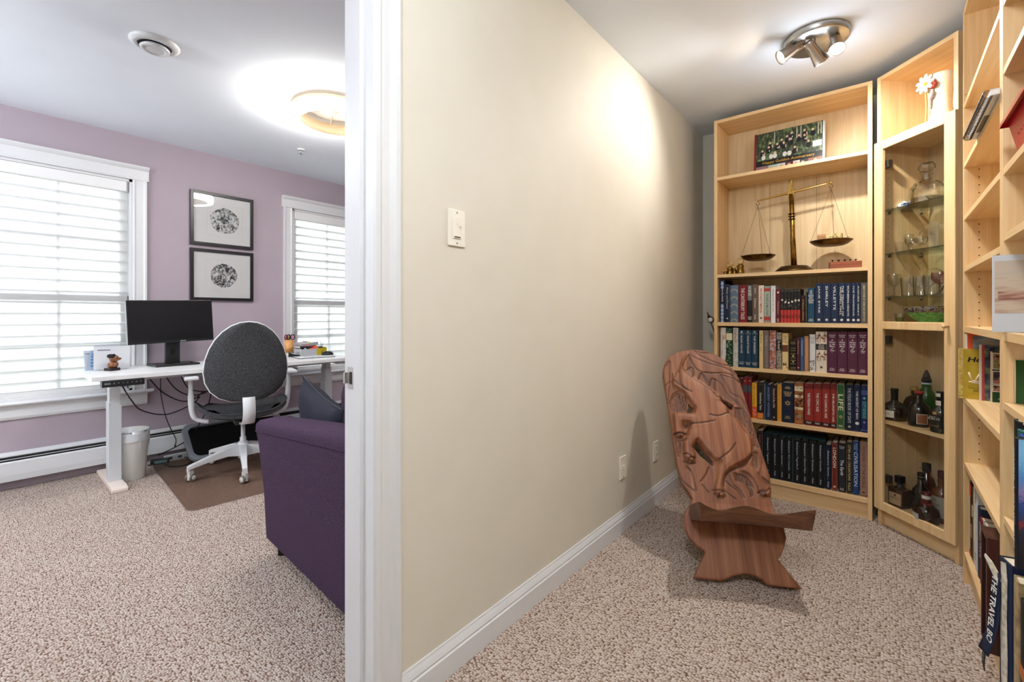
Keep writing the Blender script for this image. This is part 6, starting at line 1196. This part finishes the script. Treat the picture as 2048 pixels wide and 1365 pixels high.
clutter('folder', 'pale pinkish grey folder standing at the back of the organizer box', 'folder', -.052, -.06, .006, MB().box(-.003, .003, -.07, .07, 0, .115), plain('B9AEB2'), (0, R(-6), 0), [('tab', MB().box(-.003, .003, .02, .06, .115, .122), plain('A89EA2'))])
q = dz(583, 712); sb = thing('stapler', 'black stapler lying between pencil cup and organizer box', 'stapler', (-3.99, q.y - .015, DT + .0005), R(70)); MB().prism([(-.06, 0), (.06, 0), (.06, .008), (-.02, .02), (-.06, .04)], -.015, .015, lambda a, b, d: (a, d, b)).build('body', plain('17181A', .35), sb); MB().box(-.03, .05, -.008, .008, .03, .036).build('magazine', chrome, sb)
q = dz(620, 716); cb_ = thing('clipboard', 'thin dark edged clipboard with white papers at the far desk end', 'clipboard', (-3.83, q.y + .05, DT + .0005), R(-8)); MB().box(-.10, .10, -.15, .15, 0, .004).build('board', plain('2A2C30', .4), cb_); MB().box(-.096, .096, -.145, .145, .004, .0055).build('paper', plain('E2E4E8'), cb_); MB().box(-.02, .04, -.08, .02, .0055, .012).build('folded_note', plain('C9CAD4'), cb_)
q = dz(653, 712); mu = thing('computer_mouse', 'black computer mouse on the far end of the desk', 'mouse', (-3.87, q.y + .01, DT + .0065), R(60)); MB().lathe([(.032, 0), (.034, .006), (.030, .020), (.018, .030), (0, .034)], 24, squash=(1.55, 1)).build('shell', plain('1C1A20', .35), mu); MB().box(.02, .03, -.003, .003, .024, .032).build('wheel', plain('4A4C50'), mu)
q = px(421, 712, 'X', -4.1); pbx = thing('small_carton', 'small pale pinkish white carton behind the office chair back on the desk', 'box', (-4.1, q.y, DT + .0005)); MB().box(-.03, .03, -.02, .025, 0, .06, .002).build('carton', plain('D2C4CC'), pbx); MB().box(-.03, .0302, -.0203, .0253, .048, .0495).build('lid_line', plain('A898A0'), pbx)
# ------------------------------------------------------------------ cables and floor clutter
cab_m = pmat('black_cable', '141114', .5)
def cable(label, pts, r_=.004, n_=6, mat=None): 
    t_ = thing('cable', label, 'cable', pts[-1], 0, 'cables under the desk'); o0 = Vector(pts[-1]); MB().tube([p - o0 for p in spline(pts, n_)], r_, 7).build('cord', mat or cab_m, t_); d_ = (Vector(pts[-1]) - Vector(pts[-2])).normalized(); MB().lathe([(r_ * 1.6, -.012), (r_ * 1.6, .004)], 8, (0, 0, 0), d_).build('plug_end', mat or cab_m, t_)
CXP = -4.0
def cp3(*l): return [px(x, y, 'X', xx) for x, y, xx in l]
cable('black cable drooping from the desk control panel toward the chair', cp3((245, 773, -3.62), (262, 800, -3.75), (285, 822, -3.85), (335, 829, -3.95), (385, 808, -4.05), (398, 795, -4.1)))
cable('black cable looping from under the monitor toward the chair arm', cp3((298, 757, -3.9), (325, 785, -3.98), (360, 802, -4.02), (385, 800, -4.05), (405, 786, -4.1)))
cable('upper black cable bowing under the desk right of the monitor stand', cp3((332, 754, -3.9), (350, 777, -3.95), (375, 790, -4.0), (405, 788, -4.05), (424, 776, -4.1)))
cable('short black cable falling behind the white armrest', cp3((362, 752, -3.95), (370, 768, -4.0), (382, 780, -4.05), (410, 784, -4.1)))
cable('thin black cord hanging down to the power strip', cp3((321, 757, -3.95), (322, 790, -4.0), (332, 835, -4.08), (345, 865, -4.13), (352, 880, -4.14), (350, 893, -4.15)), .0028)
cable('black cable running from chair side down to the plug by the bin', cp3((424, 780, -4.05), (415, 815, -4.08), (398, 850, -4.12), (375, 880, -4.14), (340, 900, -4.14), (316, 910, -4.15)))
fl = lambda l: [Vector((px(x, y, 'Z', .006).x, px(x, y, 'Z', .006).y, .006)) for x, y in l]
cable('black cable looped on the carpet beside the chair mat', fl([(296, 931), (310, 930), (325, 928), (340, 933), (360, 933), (378, 928), (384, 921), (375, 916), (355, 916), (337, 920)]), .0045)
cable('short black cord lying behind the desk foot and bin', fl([(186, 938), (196, 935), (212, 938), (235, 930), (262, 926), (300, 920)]), .0045)
ps = thing('power_strip', 'grey white power strip under the heater with plugs', 'power strip', (-4.20, 1.10, .0005), PI / 2); MB().box(-.13, .13, -.022, .022, 0, .04, .004).build('housing', plain('B9BCBE'), ps)
for k in range(4): MB().box(-.11 + k * .06, -.085 + k * .06, -.0232, -.022, .012, .03).build('socket', plain('3A3C40'), ps)
ad_ = thing('power_adapter', 'black power adapter brick with pale label on the carpet', 'adapter', Vector((px(320, 922, 'Z', .02).x, px(320, 922, 'Z', .02).y, .0005)), R(70)); MB().box(-.055, .055, -.025, .025, 0, .032, .005).build('brick', plain('1A1B1E', .4), ad_); MB().box(-.03, .045, -.0256, -.025, .008, .026).build('label', plain('5A7A78'), ad_)
rp = thing('plug_adapter', 'round grey plug adapter on the power strip', 'adapter', (-4.165, 1.20, .014)); MB().lathe([(.024, 0), (.026, .004), (.026, .03), (.022, .034)], 20, (0, 0, .012), (1, -.3, 0)).build('body', plain('A8AAAC', .4), rp); MB().tube(spline([(.02, .01, .03), (.025, .02, .055), (.01, .0, .07), (0, -.03, .05)], 4), .002, 6).build('loop_cord', cab_m, rp)
# grey-rimmed black tray leaning on the heater
lt = thing('leaning_tray', 'grey rimmed black tray leaning against the heater behind the office chair', 'tray', (-3.93, 1.42, .002)); tl = R(47); gp_ = pmat('tray_grey', '8E979E', .35)
def rrect(hy, hz, r_, n_=6): return [(sy * (hy - r_) + r_ * math.cos(a), sz * (hz - r_) + r_ * math.sin(a)) for sy, sz, a0 in ((1, 1, 0), (-1, 1, 90), (-1, -1, 180), (1, -1, 270)) for a in [R(a0 + 90 * i / n_) for i in range(n_ + 1)]]
def tp_(y, s, d): return (-(s + .17) * math.sin(tl) + d * math.cos(tl), y, (s + .17) * math.cos(tl) + d * math.sin(tl) + .012)
o_, i_ = rrect(.36, .165, .06), rrect(.325, .135, .05); n_ = len(o_); vs_ = [tp_(y, s, .0) for y, s in o_] + [tp_(y, s, .03) for y, s in o_] + [tp_(y, s, .03) for y, s in i_] + [tp_(y, s, .006) for y, s in i_]; fs = [tuple(range(n_ - 1, -1, -1))]
for k in range(3): fs += [(k * n_ + i, k * n_ + (i + 1) % n_, (k + 1) * n_ + (i + 1) % n_, (k + 1) * n_ + i) for i in range(n_)]
MB().add(vs_, fs).build('rim', gp_, lt, bevel=.003); MB().add([tp_(y, s, .008) for y, s in i_], [tuple(range(n_))]).build('black_liner', plain('08090B', .6), lt)
flush_texts()
